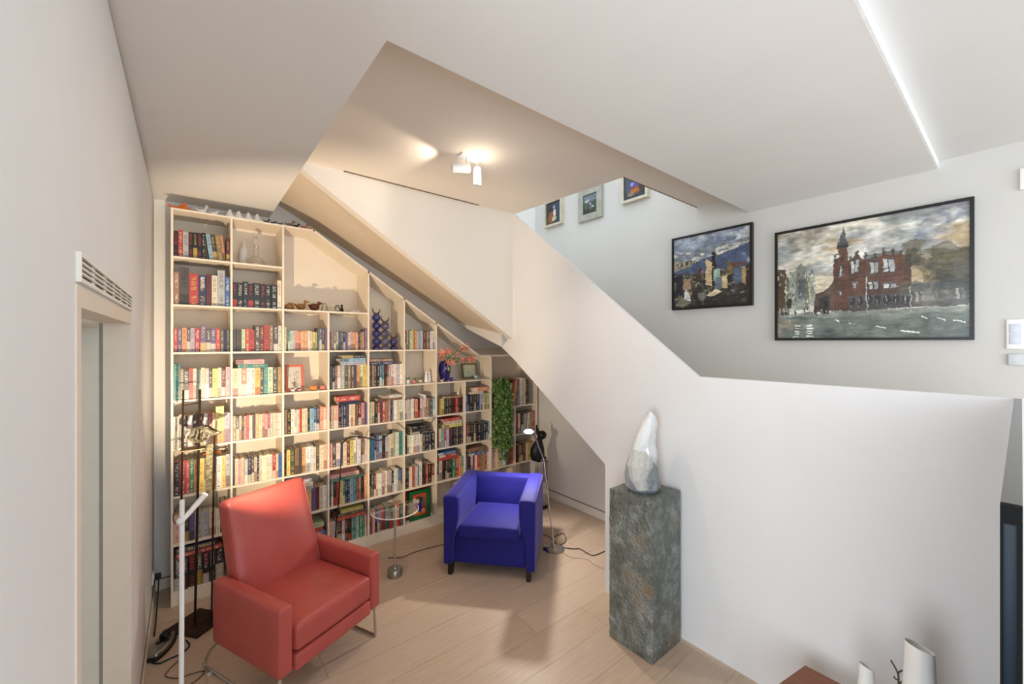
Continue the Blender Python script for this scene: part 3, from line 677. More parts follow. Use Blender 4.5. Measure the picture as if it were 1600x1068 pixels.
part('beak', tube(BM(), smooth_path([sc + Vector((.02, -.02, .03)), sc + Vector((.07, -.03, .0)), sc + Vector((.10, -.035, .005)), sc + Vector((.125, -.04, .012))], 4), [.016] * 5 + [.012] * 4 + [.006] * 3 + [.003], 8), SK, rs, True)
part('horn', tube(BM(), smooth_path([sc + Vector((.0, 0, .035)), sc + Vector((.04, 0, .05)), sc + Vector((.08, -.02, .02)), sc + Vector((.115, -.03, .0))], 5), .006, 6), ROD, rs, True)
t0, t1 = at(328.5, 694, y=YR - .015), at(327, 770, y=YR - .015)
part('patterned_strip', prism(BM(), [(t0.x - .022, t0.y, t0.z), (t0.x + .018, t0.y, t0.z), (t1.x + .012, t1.y, t1.z), (t1.x - .02, t1.y, t1.z)], (0, .012, 0)), mat('patterned_metal', '#8d8463', .5, .4, scale=70, col2='#3d3826', bump=.5, bscale=90), rs)
part('wire', tube(BM(), smooth_path([at(290, 890, y=YR - .02), at(303, 893, y=YR - .03), at(318, 885, y=YR - .03), at(331, 876, y=YR - .02)], 5), .002, 6), ROD, rs, True)

# ------------------------------------------------------------------ power strip, plug, cords
def cord(name, pts, r, m, label):
    bm = tube(BM(), smooth_path(pts, 6), r, 6); o = solo('extension_cord', bm, m, label, 'cord', None, True); return o
fz = lambda u, v, z=.006: at(u, v, z=z)
ps = thing('power_strip', 'silver and black oval power strip on the floor by left wall', 'power strip', (-.125, 3.32, 0), math.radians(66))
part('shell', rbox(BM(), (.105, .052, .016), .015, lambda p: Vector((p.x, p.y * math.sqrt(max(.05, 1 - (p.x / .125) ** 2)), p.z)), T(0, 0, .028), n=12), STEEL, ps, True, False)
part('base_shell', rbox(BM(), (.112, .058, .010), .008, lambda p: Vector((p.x, p.y * math.sqrt(max(.05, 1 - (p.x / .13) ** 2)), p.z)), T(0, 0, .010), n=12), BLACK, ps, True, False)
for xx, yy in ((-.0, .012), (.012, -.02)): part('socket', lathe(BM(), [(.017, .043), (.017, .0455), (.012, .046)], 16, T(xx, yy, 0)), BLACK, ps, True, False)
part('switch', rbox(BM(), (.012, .010, .004), .003, None, T(-.065, 0, .046), n=2), mat('switch_grey', '#8e8a84', .4), ps, True, False)
part('plug', rbox(BM(), (.03, .02, .016), .008, None, T(.055, .005, .058), n=2), BLACK, ps, True, False)
OU = at(237.5, 902, x=XL)
wo = thing('wall_outlet', 'white wall outlet low on the left wall', 'outlet', (XL, OU.y, OU.z))
part('cover_plate', rbox(BM(), (.004, .04, .04), .003, None, T(XL + .005, OU.y, OU.z), n=2), WHITE, wo, True)
part('socket_ring', lathe(BM(), [(.02, 0), (.02, .003)], 16, T(XL + .008, OU.y, OU.z) @ RY(PI / 2)), WHITE, wo, True)
pg0 = Vector((XL + .032, OU.y, OU.z))
pw_ = thing('extension_cord', 'black power cord with plug running down to the power strip', 'cord', (XL + .02, OU.y, 0))
part('plug', rbox(BM(), (.018, .015, .018), .006, None, T(pg0), n=2), BLACK, pw_, True)
part('cable', tube(BM(), smooth_path([pg0 + Vector((0, 0, -.012)), pg0 + Vector((.004, -.01, -.05)), Vector((-.165, 3.75, .02)), Vector((-.165, 3.62, .008)), Vector((-.165, 3.55, .008)), Vector((-.165, 3.49, .008))], 6), .0045, 6), BLACK, pw_, True)
cord('floor_cord', [fz(228, 1030), fz(246, 1036), fz(266, 1028), fz(284, 1020), fz(296, 1008), fz(291, 1000)], .0045, BLACK, 'thick black cord looping around the power strip')
cord('floor_cord', [fz(280, 1030), fz(262, 1048), fz(259, 1056), fz(278, 1059), fz(300, 1052), fz(320, 1048), fz(310, 1060), fz(296, 1070)], .0022, BLACK, 'thin brown-black cord zigzagging beside the white lamp pole')
cord('floor_cord', [fz(606, 871), fz(628, 870), fz(648, 862), fz(680, 853), fz(700, 849)], .003, mat('brown_cord', '#4a3526', .6), 'thin cord between the glass table and blue armchair')
cord('floor_cord', [fz(866, 838), fz(880, 833), fz(884, 845), fz(872, 850), fz(858, 838), fz(848, 834)], .0035, BLACK, 'black cord coil around the chrome lamp base')
cord('floor_cord', [fz(880, 855), fz(896, 857), fz(906, 857), fz(918, 864), fz(928, 867), fz(944, 861), fz(958, 855)], .0035, BLACK, 'black cord snaking from chrome lamp toward the white parapet')
cord('floor_cord', [fz(878, 862, .004), fz(892, 870, .004), fz(916, 873, .004), fz(928, 881, .004), fz(944, 889, .004)], .0015, mat('grey_cord', '#8f7c68', .6), 'thin beige cord on floor in front of black cord')

# ------------------------------------------------------------------ pedestal and sculpture
PX0, PX1, PY0, PY1, PZ = 2.135, 2.45, 1.353, 1.665, .956
def patina():
    m = bpy.data.materials.new('bronze_patina'); m.use_nodes = True; nt = m.node_tree; N = nt.nodes; L = nt.links; b = N['Principled BSDF']
    tc = N.new('ShaderNodeTexCoord'); n1 = N.new('ShaderNodeTexNoise'); n1.inputs['Scale'].default_value = 9; n1.inputs['Detail'].default_value = 8; n1.inputs['Roughness'].default_value = .7
    n2 = N.new('ShaderNodeTexNoise'); n2.inputs['Scale'].default_value = 4.5; n2.inputs['Detail'].default_value = 5
    n3 = N.new('ShaderNodeTexNoise'); n3.inputs['Scale'].default_value = 55; n3.inputs['Detail'].default_value = 5
    for n in (n1, n2, n3): L.new(tc.outputs['Object'], n.inputs['Vector'])
    r1 = N.new('ShaderNodeValToRGB'); e = r1.color_ramp.elements; e[0].position = .3; e[0].color = (*lin('#5b5d52'), 1); e[1].position = .72; e[1].color = (*lin('#bcc2be'), 1)
    x = e.new(.5); x.color = (*lin('#7d837c'), 1); L.new(n1.outputs[0], r1.inputs[0])
    r2 = N.new('ShaderNodeValToRGB'); e = r2.color_ramp.elements; e[0].position = .57; e[0].color = (0, 0, 0, 1); e[1].position = .68; e[1].color = (.8, .8, .8, 1); L.new(n2.outputs[0], r2.inputs[0])
    mx = N.new('ShaderNodeMix'); mx.data_type = 'RGBA'; L.new(r2.outputs[0], mx.inputs['Factor']); L.new(r1.outputs[0], mx.inputs['A']); mx.inputs['B'].default_value = (*lin('#86683f'), 1)
    L.new(mx.outputs['Result'], b.inputs['Base Color']); b.inputs['Metallic'].default_value = .2; b.inputs['Roughness'].default_value = .38
    bp = N.new('ShaderNodeBump'); bp.inputs['Strength'].default_value = 1; bp.inputs['Distance'].default_value = .03
    n4 = N.new('ShaderNodeTexNoise'); n4.inputs['Scale'].default_value = 7; n4.inputs['Detail'].default_value = 7; n4.noise_type = 'RIDGED_MULTIFRACTAL'; L.new(tc.outputs['Object'], n4.inputs['Vector'])
    ad = N.new('ShaderNodeMath'); ad.operation = 'MULTIPLY_ADD'; L.new(n4.outputs[0], ad.inputs[0]); ad.inputs[1].default_value = .35; L.new(n3.outputs[0], ad.inputs[2]); L.new(ad.outputs[0], bp.inputs['Height']); L.new(bp.outputs[0], b.inputs['Normal']); return m
def pedfn(p):
    n = Vector((p.x * 9, p.y * 9, p.z * 7)); r = noise.fractal(n + Vector((3, 1, 7)), .8, 2.2, 5); rr = max(0, noise.ridged_multi_fractal(Vector((p.x * 6, p.y * 6, p.z * 4)), 1, 2, 4, 1, 2) - 1.5)
    e = .003 * r + .006 * min(rr, 1.5)
    edge = min(1, (PZ / 2 - abs(p.z)) / .02)
    q = p.copy(); 
    if abs(p.x) > .15: q.x += math.copysign(e, p.x) * edge
    if abs(p.y) > .15: q.y += math.copysign(e, p.y) * edge
    return q
bm = rbox(BM(), ((PX1 - PX0) / 2, (PY1 - PY0) / 2, PZ / 2), .006, pedfn, T((PX0 + PX1) / 2, (PY0 + PY1) / 2, PZ / 2), n=64)
solo('pedestal', bm, patina(), 'tall square bronze-patina pedestal with cracked grey-green surface', 'pedestal', ((PX0 + PX1) / 2, (PY0 + PY1) / 2, 0), True)
sx_, sy_ = 2.287, 1.52
cs = thing('stone_sculpture', 'white translucent crystal shard rising from a grey rock on pedestal', 'sculpture', (sx_, sy_, PZ))
STONE = mat('grey_granite', '#a3aaad', .75, scale=60, col2='#7e878b', bump=.8, bscale=45)
CRY = mat('white_alabaster', '#eceeee', .22, var=.05, scale=12, bump=.25, bscale=30, sss=.4, coat=.3)
CRY2 = mat('rough_alabaster', '#d9d8d4', .5, scale=50, col2='#c3c1bc', bump=.9, bscale=60, sss=.2)
def blob(levels, cx, cy, z0, seed, amp, n=12, sub=3):
    """faceted lofted stone: levels of (z, rx, ry, dx, dy)"""
    bm = BM(); rings = []
    for j, (z, rx, ry, dx, dy) in enumerate(levels):
        ring = []
        for k in range(n):
            a = 2 * PI * k / n; p = Vector((rx * math.cos(a), ry * math.sin(a), z)); f = 1 + amp * noise.noise(Vector((math.cos(a) * 1.7, math.sin(a) * 1.7, z * 9 + seed)))
            ring.append(bm.verts.new((cx + dx + p.x * f, cy + dy + p.y * f, z0 + z)))
        rings.append(ring)
    for a, b in zip(rings, rings[1:]):
        for k in range(n): bm.faces.new((a[k], a[(k + 1) % n], b[(k + 1) % n], b[k]))
    bm.faces.new(rings[0][::-1]); bm.faces.new(rings[-1]); return bm
# offsets along the image's horizontal (RT) keep the tilt seen in the photograph
def off(s, d=0): v = RT * s + FW * d; return v.x, v.y
lv = [(0, .085, .085, *off(0.0)), (.02, .105, .10, *off(.0)), (.09, .108, .10, *off(-.005)), (.15, .09, .09, *off(-.012)), (.20, .062, .07, *off(-.02))]
part('rock_base', blob(lv, sx_, sy_, PZ, 1.3, .28, 16), STONE, cs)
lv = [(.03, .05, .03, *off(-.025, -.085)), (.09, .075, .05, *off(-.035, -.07)), (.17, .095, .07, *off(-.025, -.045)), (.235, .095, .065, *off(-.008, -.015)), (.262, .08, .06, *off(.0))]
part('rough_shard', blob(lv, sx_, sy_, PZ, 4.1, .22, 14), CRY2, cs)
lv = [(.14, .07, .07, *off(.01, .0)), (.225, .092, .075, *off(.012)), (.29, .094, .06, *off(.016)), (.36, .083, .05, *off(.028)), (.42, .062, .038, *off(.042)), (.465, .036, .024, *off(.052)), (.490, .013, .011, *off(.052)), (.497, .004, .004, *off(.05))]
part('polished_shard', blob(lv, sx_, sy_, PZ, 7.7, .3, 9), CRY, cs)

# ------------------------------------------------------------------ paintings (colours laid down in code on a fine mesh)
RNG = np.random.default_rng(5)
def vnoise(h, w, cy, cx, oct=4, seed=0):
    g = np.random.default_rng(seed); out = np.zeros((h, w)); amp = 1; tot = 0
    for o in range(oct):
        a, b = max(2, int(cy * 2 ** o)), max(2, int(cx * 2 ** o)); G = g.random((a + 1, b + 1))
        yy = np.linspace(0, a - 1e-6, h); xx = np.linspace(0, b - 1e-6, w); yi = yy.astype(int); xi = xx.astype(int); fy = (yy - yi)[:, None]; fx = (xx - xi)[None]
        fy = fy * fy * (3 - 2 * fy); fx = fx * fx * (3 - 2 * fx)
        out += amp * ((G[yi][:, xi] * (1 - fx) + G[yi][:, xi + 1] * fx) * (1 - fy) + (G[yi + 1][:, xi] * (1 - fx) + G[yi + 1][:, xi + 1] * fx) * fy); tot += amp; amp *= .55
    return out / tot
class Canvas:
    """row 0 = bottom; u to the right, v up, both 0..1"""
    def __init__(s, w, h, bgc='#808080'):
        s.w, s.h = w, h; s.a = np.empty((h, w, 3)); s.a[:] = lin(bgc); s.V, s.U = np.meshgrid((np.arange(h) + .5) / h, (np.arange(w) + .5) / w, indexing='ij')
    def put(s, mask, c, al=1.0, var=.12, seed=1):
        c = np.array(lin(c) if isinstance(c, str) else c); n = 1 + var * (vnoise(s.h, s.w, 12, 16, 3, seed)[..., None] - .5) * 4
        m = (mask * al)[..., None] if mask.dtype != bool else mask[..., None] * al
        s.a = s.a * (1 - m) + np.clip(c * n, 0, 1) * m
    def rect(s, u0, v0, u1, v1, c, al=1.0, var=.15, seed=1, rough=.004):
        du = (vnoise(s.h, s.w, 14, 4, 3, seed + 9) - .5) * rough * 4; dv = (vnoise(s.h, s.w, 4, 14, 3, seed + 19) - .5) * rough * 4
        s.put((s.U + du > u0) & (s.U + du < u1) & (s.V + dv > v0) & (s.V + dv < v1), c, al, var, seed)
    def poly(s, pts, c, al=1.0, var=.15, seed=1):
        m = np.zeros((s.h, s.w), bool); n = len(pts)
        for i in range(n):
            (xa, ya), (xb, yb) = pts[i], pts[(i + 1) % n]
            if ya == yb: continue
            m ^= ((ya > s.V) != (yb > s.V)) & (s.U < (xb - xa) * (s.V - ya) / (yb - ya) + xa)
        s.put(m, c, al, var, seed)
    def blob(s, u, v, ru, rv, c, al=1.0, seed=1, rough=.35):
        d = ((s.U - u) / ru) ** 2 + ((s.V - v) / rv) ** 2 + (vnoise(s.h, s.w, 8, 8, 4, seed) - .5) * rough * 4
        s.put(np.clip((1.15 - d) / .3, 0, 1), c, al, .15, seed)
def finish(cv, amt=.006, seed=0):
    """brushy wobble and broken colour"""
    h, w = cv.h, cv.w
    dx = (vnoise(h, w, 26, 20, 3, seed + 1) - .5) * amt * 6 * w; dy = (vnoise(h, w, 20, 26, 3, seed + 2) - .5) * amt * 6 * h
    Y, X = np.mgrid[0:h, 0:w]; cv.a = cv.a[np.clip(Y + dy, 0, h - 1).astype(int), np.clip(X + dx, 0, w - 1).astype(int)]
    cv.a = cv.a * (1 + .9 * (vnoise(h, w, 60, 22, 3, seed + 3)[..., None] - .5)) * (1 + .9 * (vnoise(h, w, 9, 12, 4, seed + 4)[..., None] - .5))
    g = np.random.default_rng(seed + 5)
    for i in range(int(w * h / 90)):
        y, x = g.integers(0, h), g.integers(0, w); L = g.integers(2, 7); k = g.uniform(.75, 1.3); cv.a[y:y + g.integers(1, 3), x:x + L] = cv.a[y, x] * k
    cv.a = np.clip(cv.a, 0, 1); return cv
def canvas_object(name, cv, par, corner, du, dv, m):
    """mesh grid: corner = world point of lower left, du / dv = world vectors along the edges"""
    h, w = cv.h, cv.w; U, V = np.meshgrid(np.linspace(0, 1, w + 1), np.linspace(0, 1, h + 1))
    P = np.array(corner)[None, None] + U[..., None] * np.array(du) + V[..., None] * np.array(dv)
    idx = np.arange((w + 1) * (h + 1)).reshape(h + 1, w + 1)
    Q = np.stack([idx[:-1, :-1], idx[:-1, 1:], idx[1:, 1:], idx[1:, :-1]], -1).reshape(-1, 4)
    Mi = ROOT[par.name].inverted(); Mn = np.array(Mi); P = P.reshape(-1, 3) @ Mn[:3, :3].T + Mn[:3, 3]
    me = bpy.data.meshes.new(name); me.from_pydata(P.tolist(), [], Q.tolist()); me.materials.append(m)
    a = me.attributes.new('col', 'FLOAT_COLOR', 'FACE'); C = np.ones((h * w, 4), 'f'); C[:, :3] = cv.a.reshape(-1, 3); a.data.foreach_set('color', C.ravel())
    o = bpy.data.objects.new(name, me); COL.objects.link(o); o.parent = par; return o
OIL = attr_mat('oil_paint', .45, 'col', .15, .5)
def sky(c, v0, cols, seed):
    n = vnoise(c.h, c.w, 5, 4, 5, seed); n2 = vnoise(c.h, c.w, 9, 5, 4, seed + 3); m = c.V > v0
    c.put(m, cols[0], 1, .1, seed)
    c.put(np.clip((n - .42) * 7, 0, 1) * m, cols[1], 1, .1, seed + 1); c.put(np.clip((n2 - .52) * 8, 0, 1) * m, cols[2], .9, .1, seed + 2)
    c.put(np.clip((vnoise(c.h, c.w, 6, 3, 5, seed + 7) - .58) * 9, 0, 1) * m, cols[3], .8, .1, seed + 4)
def street():
    c = Canvas(250, 200, '#5d645f'); r = random.Random(4)
    sky(c, .2, ['#9a9c98', '#cfc8b6', '#dcd8cf', '#a98f62'], 3)
    c.put(np.clip((vnoise(200, 250, 5, 6, 4, 55) - .55) * 8, 0, 1) * (c.V > .72) * (c.U > .55), '#6f7684', .8)
    c.put(np.clip((vnoise(200, 250, 4, 5, 4, 57) - .5) * 8, 0, 1) * (c.V > .78) * (c.U < .35), '#7f7564', .8)
    c.blob(.2, .45, .3, .12, '#d9cdb0', .9, 31)
    # houses at the left
    c.rect(0, .22, .055, .66, '#54422c', seed=3, rough=.008); c.rect(.055, .22, .075, .58, '#6f7467', seed=4)
    c.rect(.075, .26, .125, .63, '#9fa394', seed=5); c.rect(.12, .26, .18, .66, '#8a8f84', seed=6); c.poly([(.118, .64), (.15, .70), (.182, .64)], '#7b8078'); c.rect(.135, .36, .185, .54, '#5d6466', seed=8); c.rect(.18, .26, .205, .56, '#77745f', seed=9)
    c.rect(.205, .30, .235, .58, '#a2a494', seed=10); c.poly([(.203, .57), (.22, .63), (.237, .57)], '#70756c')
    for i in range(40):
        u = r.uniform(.005, .225); v = r.uniform(.32, .6); c.rect(u, v, u + .006, v + .03, r.choice(['#3e3f3c', '#d4d4c8', '#4c4c46']), .8, seed=i)
    c.blob(.075, .33, .018, .05, '#2c2a24', .95, 12)
    c.poly([(.235, .24), (.24, .40), (.30, .42), (.355, .50), (.355, .24)], '#54453a'); c.blob(.3, .29, .035, .08, '#34332f', .9, 14); c.rect(.29, .22, .315, .33, '#161514', seed=15)
    # brick palace with the tower
    c.rect(.352, .22, .75, .66, '#54382c', seed=16, var=.25); c.rect(.352, .22, .43, .70, '#593b2e', seed=17, var=.25)
    c.rect(.376, .66, .428, .80, '#6d4a39', seed=18); c.poly([(.368, .79), (.402, .965), (.436, .79)], '#54555a'); c.rect(.37, .775, .434, .80, '#3b3836', seed=19)
    c.poly([(.44, .64), (.475, .735), (.515, .64)], '#5d4034'); c.rect(.515, .64, .70, .70, '#4b4540', .8, seed=20); c.rect(.60, .60, .75, .67, '#6a3a24', seed=21)
    for i in range(9): u = .35 + i * .043; c.rect(u, .66, u + .014, .74 - .02 * (i % 3), '#3a3634', .85, seed=i + 30)
    for (u, v, w_, h_) in ((.38, .53, .018, .10), (.445, .55, .045, .12), (.455, .42, .02, .07), (.545, .52, .045, .11), (.61, .53, .06, .12), (.54, .39, .05, .08), (.61, .39, .07, .06), (.375, .36, .02, .06)):
        c.rect(u, v, u + w_, v + h_, '#4b4644', seed=int(u * 99)); c.rect(u + .004, v + .01, u + w_ * .45, v + h_ - .012, '#bcbdb6', seed=int(u * 77)); c.rect(u + w_ * .55, v + .01, u + w_ - .003, v + h_ - .012, '#9a9d9a', seed=int(u * 57))
    c.rect(.43, .22, .76, .36, '#4a4745', .85, seed=40)
    for i in range(7): u = .44 + i * .045; c.blob(u + .015, .31, .017, .04, '#26262a', .95, 41 + i); c.rect(u + .008, .26, u + .011, .34, '#a9a9a4', .7, seed=51 + i)
    # trees at the right
    for i in range(26): c.blob(r.uniform(.74, 1.0), r.uniform(.36, .68), r.uniform(.03, .07), r.uniform(.04, .09), r.choice(['#3d3c30', '#4a4a3c', '#555349', '#5a5136']), .75, 60 + i, 1.1)
    c.rect(.75, .2, 1, .42, '#4f5152', .8, seed=90)
    for i in range(8): c.rect(.77 + i * .028, .28, .783 + i * .028, .36, r.choice(['#8a8c8c', '#6e6a60', '#b4b2aa']), .6, seed=91 + i)
    # road
    c.put(c.V < .215, '#666d64', 1, .15, 99); c.rect(0, .185, 1, .225, '#8f9387', .8, seed=101, rough=.01); c.poly([(0, .05), (.13, .09), (.11, .17), (0, .20)], '#877f6b'); c.poly([(.0, .19), (.20, .2), (.30, .12), (.14, .0), (.1, 0), (.16, .12)], '#7d8378', .7)
    c.put(np.clip((vnoise(200, 250, 8, 3, 4, 70) - .5) * 6, 0, 1) * (c.V < .2), '#4a5454', .7); c.put(np.clip((vnoise(200, 250, 9, 3, 4, 72) - .57) * 6, 0, 1) * (c.V < .2), '#8d9186', .6)
    for i in range(5): c.rect(.105 + i * .003, .005 + i * .024, .135 + i * .003, .016 + i * .024, '#d3d3c8', seed=i); c.rect(.188, .008 + i * .024, .226, .02 + i * .024, '#dcdcd2', seed=i + 5)
    for (u, v, w_) in ((.58, .085, .05), (.7, .045, .09), (.43, .135, .02), (.86, .14, .04), (.93, .12, .05), (.79, .155, .03), (.36, .155, .02)): c.poly([(u, v), (u + w_, v - .02), (u + w_, v - .008), (u + .002, v + .010)], '#d8dbd4')
    for u in (.53, .745): c.rect(u, .2, u + .004, .52 if u < .6 else .4, '#b9bab4', seed=7)
    c.rect(.6, .225, 1, .235, '#c3c4bc', .8, seed=8)
    for i in range(60): u = r.uniform(.0, .34); c.rect(u, .2 + r.random() * .07, u + .008, .22 + r.random() * .07, r.choice(['#1c1b1a', '#2a2724', '#b9b7ae', '#4c3a2a']), .9, seed=i)
    for i in range(9): c.blob(.082, .13 + i * .018, .0022, .005, '#e5e2d6', 1, i, 0)
    return c
def skyline():
    c = Canvas(130, 130, '#3a3834'); r = random.Random(8)
    sky(c, .78, ['#6d7788', '#9aa2b0', '#c6c9ce', '#7d8794'], 21)
    c.put((c.V > .6) & (c.V < .8 + .04 * c.U), '#7a8088', 1, .25, 33); c.put(np.clip((vnoise(130, 130, 26, 10, 3, 34) - .5) * 9, 0, 1) * ((c.V > .6) & (c.V < .8)), '#d3cfbf', .8)
    c.poly([(0, .5), (0, .56), (.3, .63), (1, .78), (1, .5), (.5, .45)], '#46536f'); c.poly([(0, .53), (.24, .57), (.28, .63), (0, .68)], '#8c8570')
    for i in range(26): u = r.uniform(0, .32); v = .57 + u * .15; c.rect(u, v, u + .014, v + r.uniform(.02, .07), r.choice(['#3a3128', '#b5a888', '#56483a', '#242220']), 1, seed=i)
    c.poly([(.6, .68), (.85, .74), (.87, .77), (.58, .71)], '#cfcab8')
    c.put(c.V < .44, '#2f2b27', 1, .35, 44)
    for i in range(120):
        u = r.uniform(-.02, .98); v = r.uniform(.02, .40) ** 1.0; w_ = r.uniform(.02, .06); h_ = r.uniform(.03, .14)
        c.rect(u, v, u + w_, v + h_, r.choice(['#1c1917', '#2b2622', '#4a3b2a', '#7c6a4c', '#a4906c', '#3a4048', '#5b5850', '#241d1a']), .9, seed=i + 200); c.rect(u, v + h_ - .008, u + w_, v + h_, '#b0a890', .7, seed=i)
    c.rect(.02, .18, .12, .46, '#191b26', seed=1); c.rect(.13, .25, .24, .41, '#9b7f63', seed=2); c.rect(.35, .36, .39, .54, '#5a3121', seed=3)
    c.poly([(.445, .30), (.445, .66), (.535, .59), (.535, .27)], '#c3ac84', seed=4); c.rect(.53, .26, .58, .73, '#14120f', seed=5); c.rect(.55, .34, .63, .49, '#9fbaa6', seed=6); c.rect(.57, .22, .66, .38, '#5c6670', seed=7); c.rect(.66, .22, .72, .39, '#bca87c', seed=8)
    c.rect(.72, .40, .79, .58, '#6d5a33', seed=9); c.poly([(.77, .50), (.96, .51), (.96, .525), (.8, .54)], '#6c3a30', seed=10); c.rect(.80, .28, .90, .48, '#4a5868', seed=11); c.rect(.90, .26, .95, .48, '#a48a5c', seed=12); c.rect(.95, .05, 1, .5, '#33231a', seed=13)
    c.poly([(.14, .09), (.15, .22), (.17, .26), (.21, .22), (.24, .08)], '#d0cfc4', seed=14); c.poly([(.02, .04), (.10, .14), (.25, .06), (.12, .0)], '#6f6a55', seed=15); c.poly([(.45, .15), (.58, .22), (.66, .18), (.52, .12)], '#cdbf9c', seed=16)
    c.put((c.V < .14) & (c.U > .3), '#1d1a17', .75, .4, 50); c.blob(.4, .14, .06, .06, '#7e7a72', .6, 17)
    return c
def portrait(kind):
    c = Canvas(56, 60, '#1f2a36'); c.put(c.V > -1, '#25303c', 1, .5, kind * 3 + 1)
    if kind == 0:
        c.blob(.72, .6, .25, .4, '#22405a', .7, 3); c.blob(.36, .30, .24, .32, '#8a4a1c', 1, 4); c.blob(.42, .55, .16, .16, '#7c4320', 1, 5); c.blob(.33, .72, .2, .14, '#20181a', 1, 6); c.blob(.6, .50, .09, .18, '#d9d0c4', .95, 7); c.blob(.56, .2, .16, .12, '#b9b8a0', .9, 8); c.blob(.55, .78, .08, .08, '#9a98a4', .8, 9); c.blob(.1, .12, .12, .2, '#5a5a1c', .7, 10)
    elif kind == 1:
        c.put(c.V > .6, '#66717e', 1, .3, 2); c.put(c.V < .35, '#2c2b26', 1, .4, 3); c.blob(.2, .45, .18, .22, '#3f5a34', .9, 4); c.blob(.85, .4, .16, .3, '#2f4a2c', .9, 5); c.blob(.3, .68, .2, .08, '#a9b4ae', .9, 6); c.blob(.5, .55, .12, .2, '#46505c', .9, 7); c.blob(.52, .5, .06, .06, '#d6cfd8', 1, 8); c.blob(.66, .33, .13, .05, '#dcdad2', 1, 9); c.blob(.55, .3, .14, .18, '#5d5660', .8, 10); c.blob(.58, .78, .05, .14, '#7c7a74', .9, 11)
    else:
        c.blob(.15, .6, .2, .4, '#3c4a5a', .8, 3); c.blob(.45, .5, .24, .22, '#3a4090', 1, 4); c.blob(.5, .62, .12, .08, '#3f50c0', 1, 5); c.blob(.36, .58, .07, .09, '#9c94b8', .8, 6); c.blob(.56, .30, .32, .16, '#7d4418', 1, 7); c.blob(.5, .28, .2, .07, '#a9672a', .9, 8); c.blob(.3, .16, .2, .08, '#8d7f5c', .7, 9); c.blob(.85, .5, .15, .4, '#171315', .8, 10)
    return c
def wall_picture(label, cv, yl, yr, z0, z1, fw, depth, fm, inner=None):
    """picture on the right wall: yl = left edge as seen (larger y), yr = right edge"""
    pt = thing('painting', label, 'painting', (XP, (yl + yr) / 2, z0))
    x0 = XP - depth
    for nm, c in (('frame_side', (x0, yl - fw, z0, XP - .001, yl, z1)), ('frame_side', (x0, yr, z0, XP - .001, yr + fw, z1)), ('frame_rail', (x0 - .0005, yr + fw, z0, XP - .001, yl - fw, z0 + fw)), ('frame_rail', (x0 - .0005, yr + fw, z1 - fw, XP - .001, yl - fw, z1))):
        part(nm, box(BM(), *c), fm, pt)
    xi = x0 + depth * .3
    if inner:
        g, im = inner; part('inner_border', box(BM(), xi + .003, yr + fw, z0 + fw, XP - .002, yl - fw, z1 - fw), im, pt); fw += g
    else: part('backing', box(BM(), xi + .003, yr + fw, z0 + fw, XP - .002, yl - fw, z1 - fw), BLACK, pt)
    canvas_object('canvas', cv, pt, (xi, yl - fw, z0 + fw), (0, yr - yl + 2 * fw, 0), (0, 0, z1 - z0 - 2 * fw), OIL)
BFR = mat('black_frame', '#14110e', .4, var=.1); SFR = mat('champagne_frame', '#c9c2ae', .35, .25, var=.1, scale=15); SIL = mat('silver_leaf_frame', '#a9a89c', .35, .4, var=.15, scale=18)
wall_picture('large black-framed oil painting of a red brick palace on a street', finish(street(), .0022, 3), 1.228, .176, 1.912, 2.768, .018, .04, BFR)
wall_picture('smaller black-framed oil painting of city towers seen from above', finish(skyline(), .004, 9), 2.11, 1.395, 2.205, 2.895, .018, .04, BFR)
DK = (.012, BLACK)
wall_picture('small pale-framed dark painting with brown and white figure, leftmost on stair', portrait(0), 3.90, 3.585, 3.385, 3.72, .028, .05, SFR, DK)
wall_picture('small painting in a wide silver frame, middle of the stair row', portrait(1), 3.32, 2.965, 3.325, 3.70, .075, .035, SIL, (.006, BLACK))
wall_picture('small pale-framed painting with blue and brown shape, partly hidden by ceiling', portrait(2), 2.69, 2.37, 3.38, 3.70, .028, .05, SFR, DK)

# ------------------------------------------------------------------ ceiling spotlights
LM = at(729, 243, z=ZR)
cl = thing('ceiling_spotlight', 'white twin ceiling spotlight on the recessed ceiling, one lamp glowing', 'lamp', (LM.x, LM.y, ZR))
part('ceiling_plate', box(BM(), LM.x - .05, LM.y - .03, ZR - .012, LM.x + .10, LM.y + .03, ZR), WHITEMET, cl)
part('stem', tube(BM(), [(LM.x, LM.y, ZR - .01), (LM.x, LM.y, ZR - .07)], .006, 8), CHROME, cl, True)
part('stem', tube(BM(), [(LM.x + .085, LM.y, ZR - .01), (LM.x + .085, LM.y, ZR - .06)], .006, 8), CHROME, cl, True)
s1 = Vector((LM.x, LM.y, ZR - .085)); dA = Vector((-.86, .30, -.12)).normalized()
part('spot_body', tube(BM(), [s1 - dA * .02, s1 + dA * .10], .03, 20), WHITEMET, cl, True)
s2 = Vector((LM.x + .085, LM.y, ZR - .075)); dB = Vector((-.35, -.55, .30)).normalized()
part('spot_body', tube(BM(), [s2 + Vector((.004, .006, -.10)), s2 + Vector((0, 0, -.012))], .029, 20), WHITEMET, cl, True)
lens = s2 + Vector((-.006, -.012, .0))
part('glowing_lens', ell(BM(), lens, (.022, .022, .018)), mat('bulb_glow', (1, .93, .82), .5, var=0, emis=16), cl, True)
lamp_light('spot_bulb', 'SPOT', lens + Vector((-.02, -.04, -.03)), 26, (1, .86, .70), cl, lens + Vector((-.25, -.35, -1)), .03, math.radians(150), .6)
lamp_light('spot_bulb_spill', 'POINT', lens + Vector((-.03, -.06, -.08)), 1.0, (1, .86, .70), cl, None, .03)
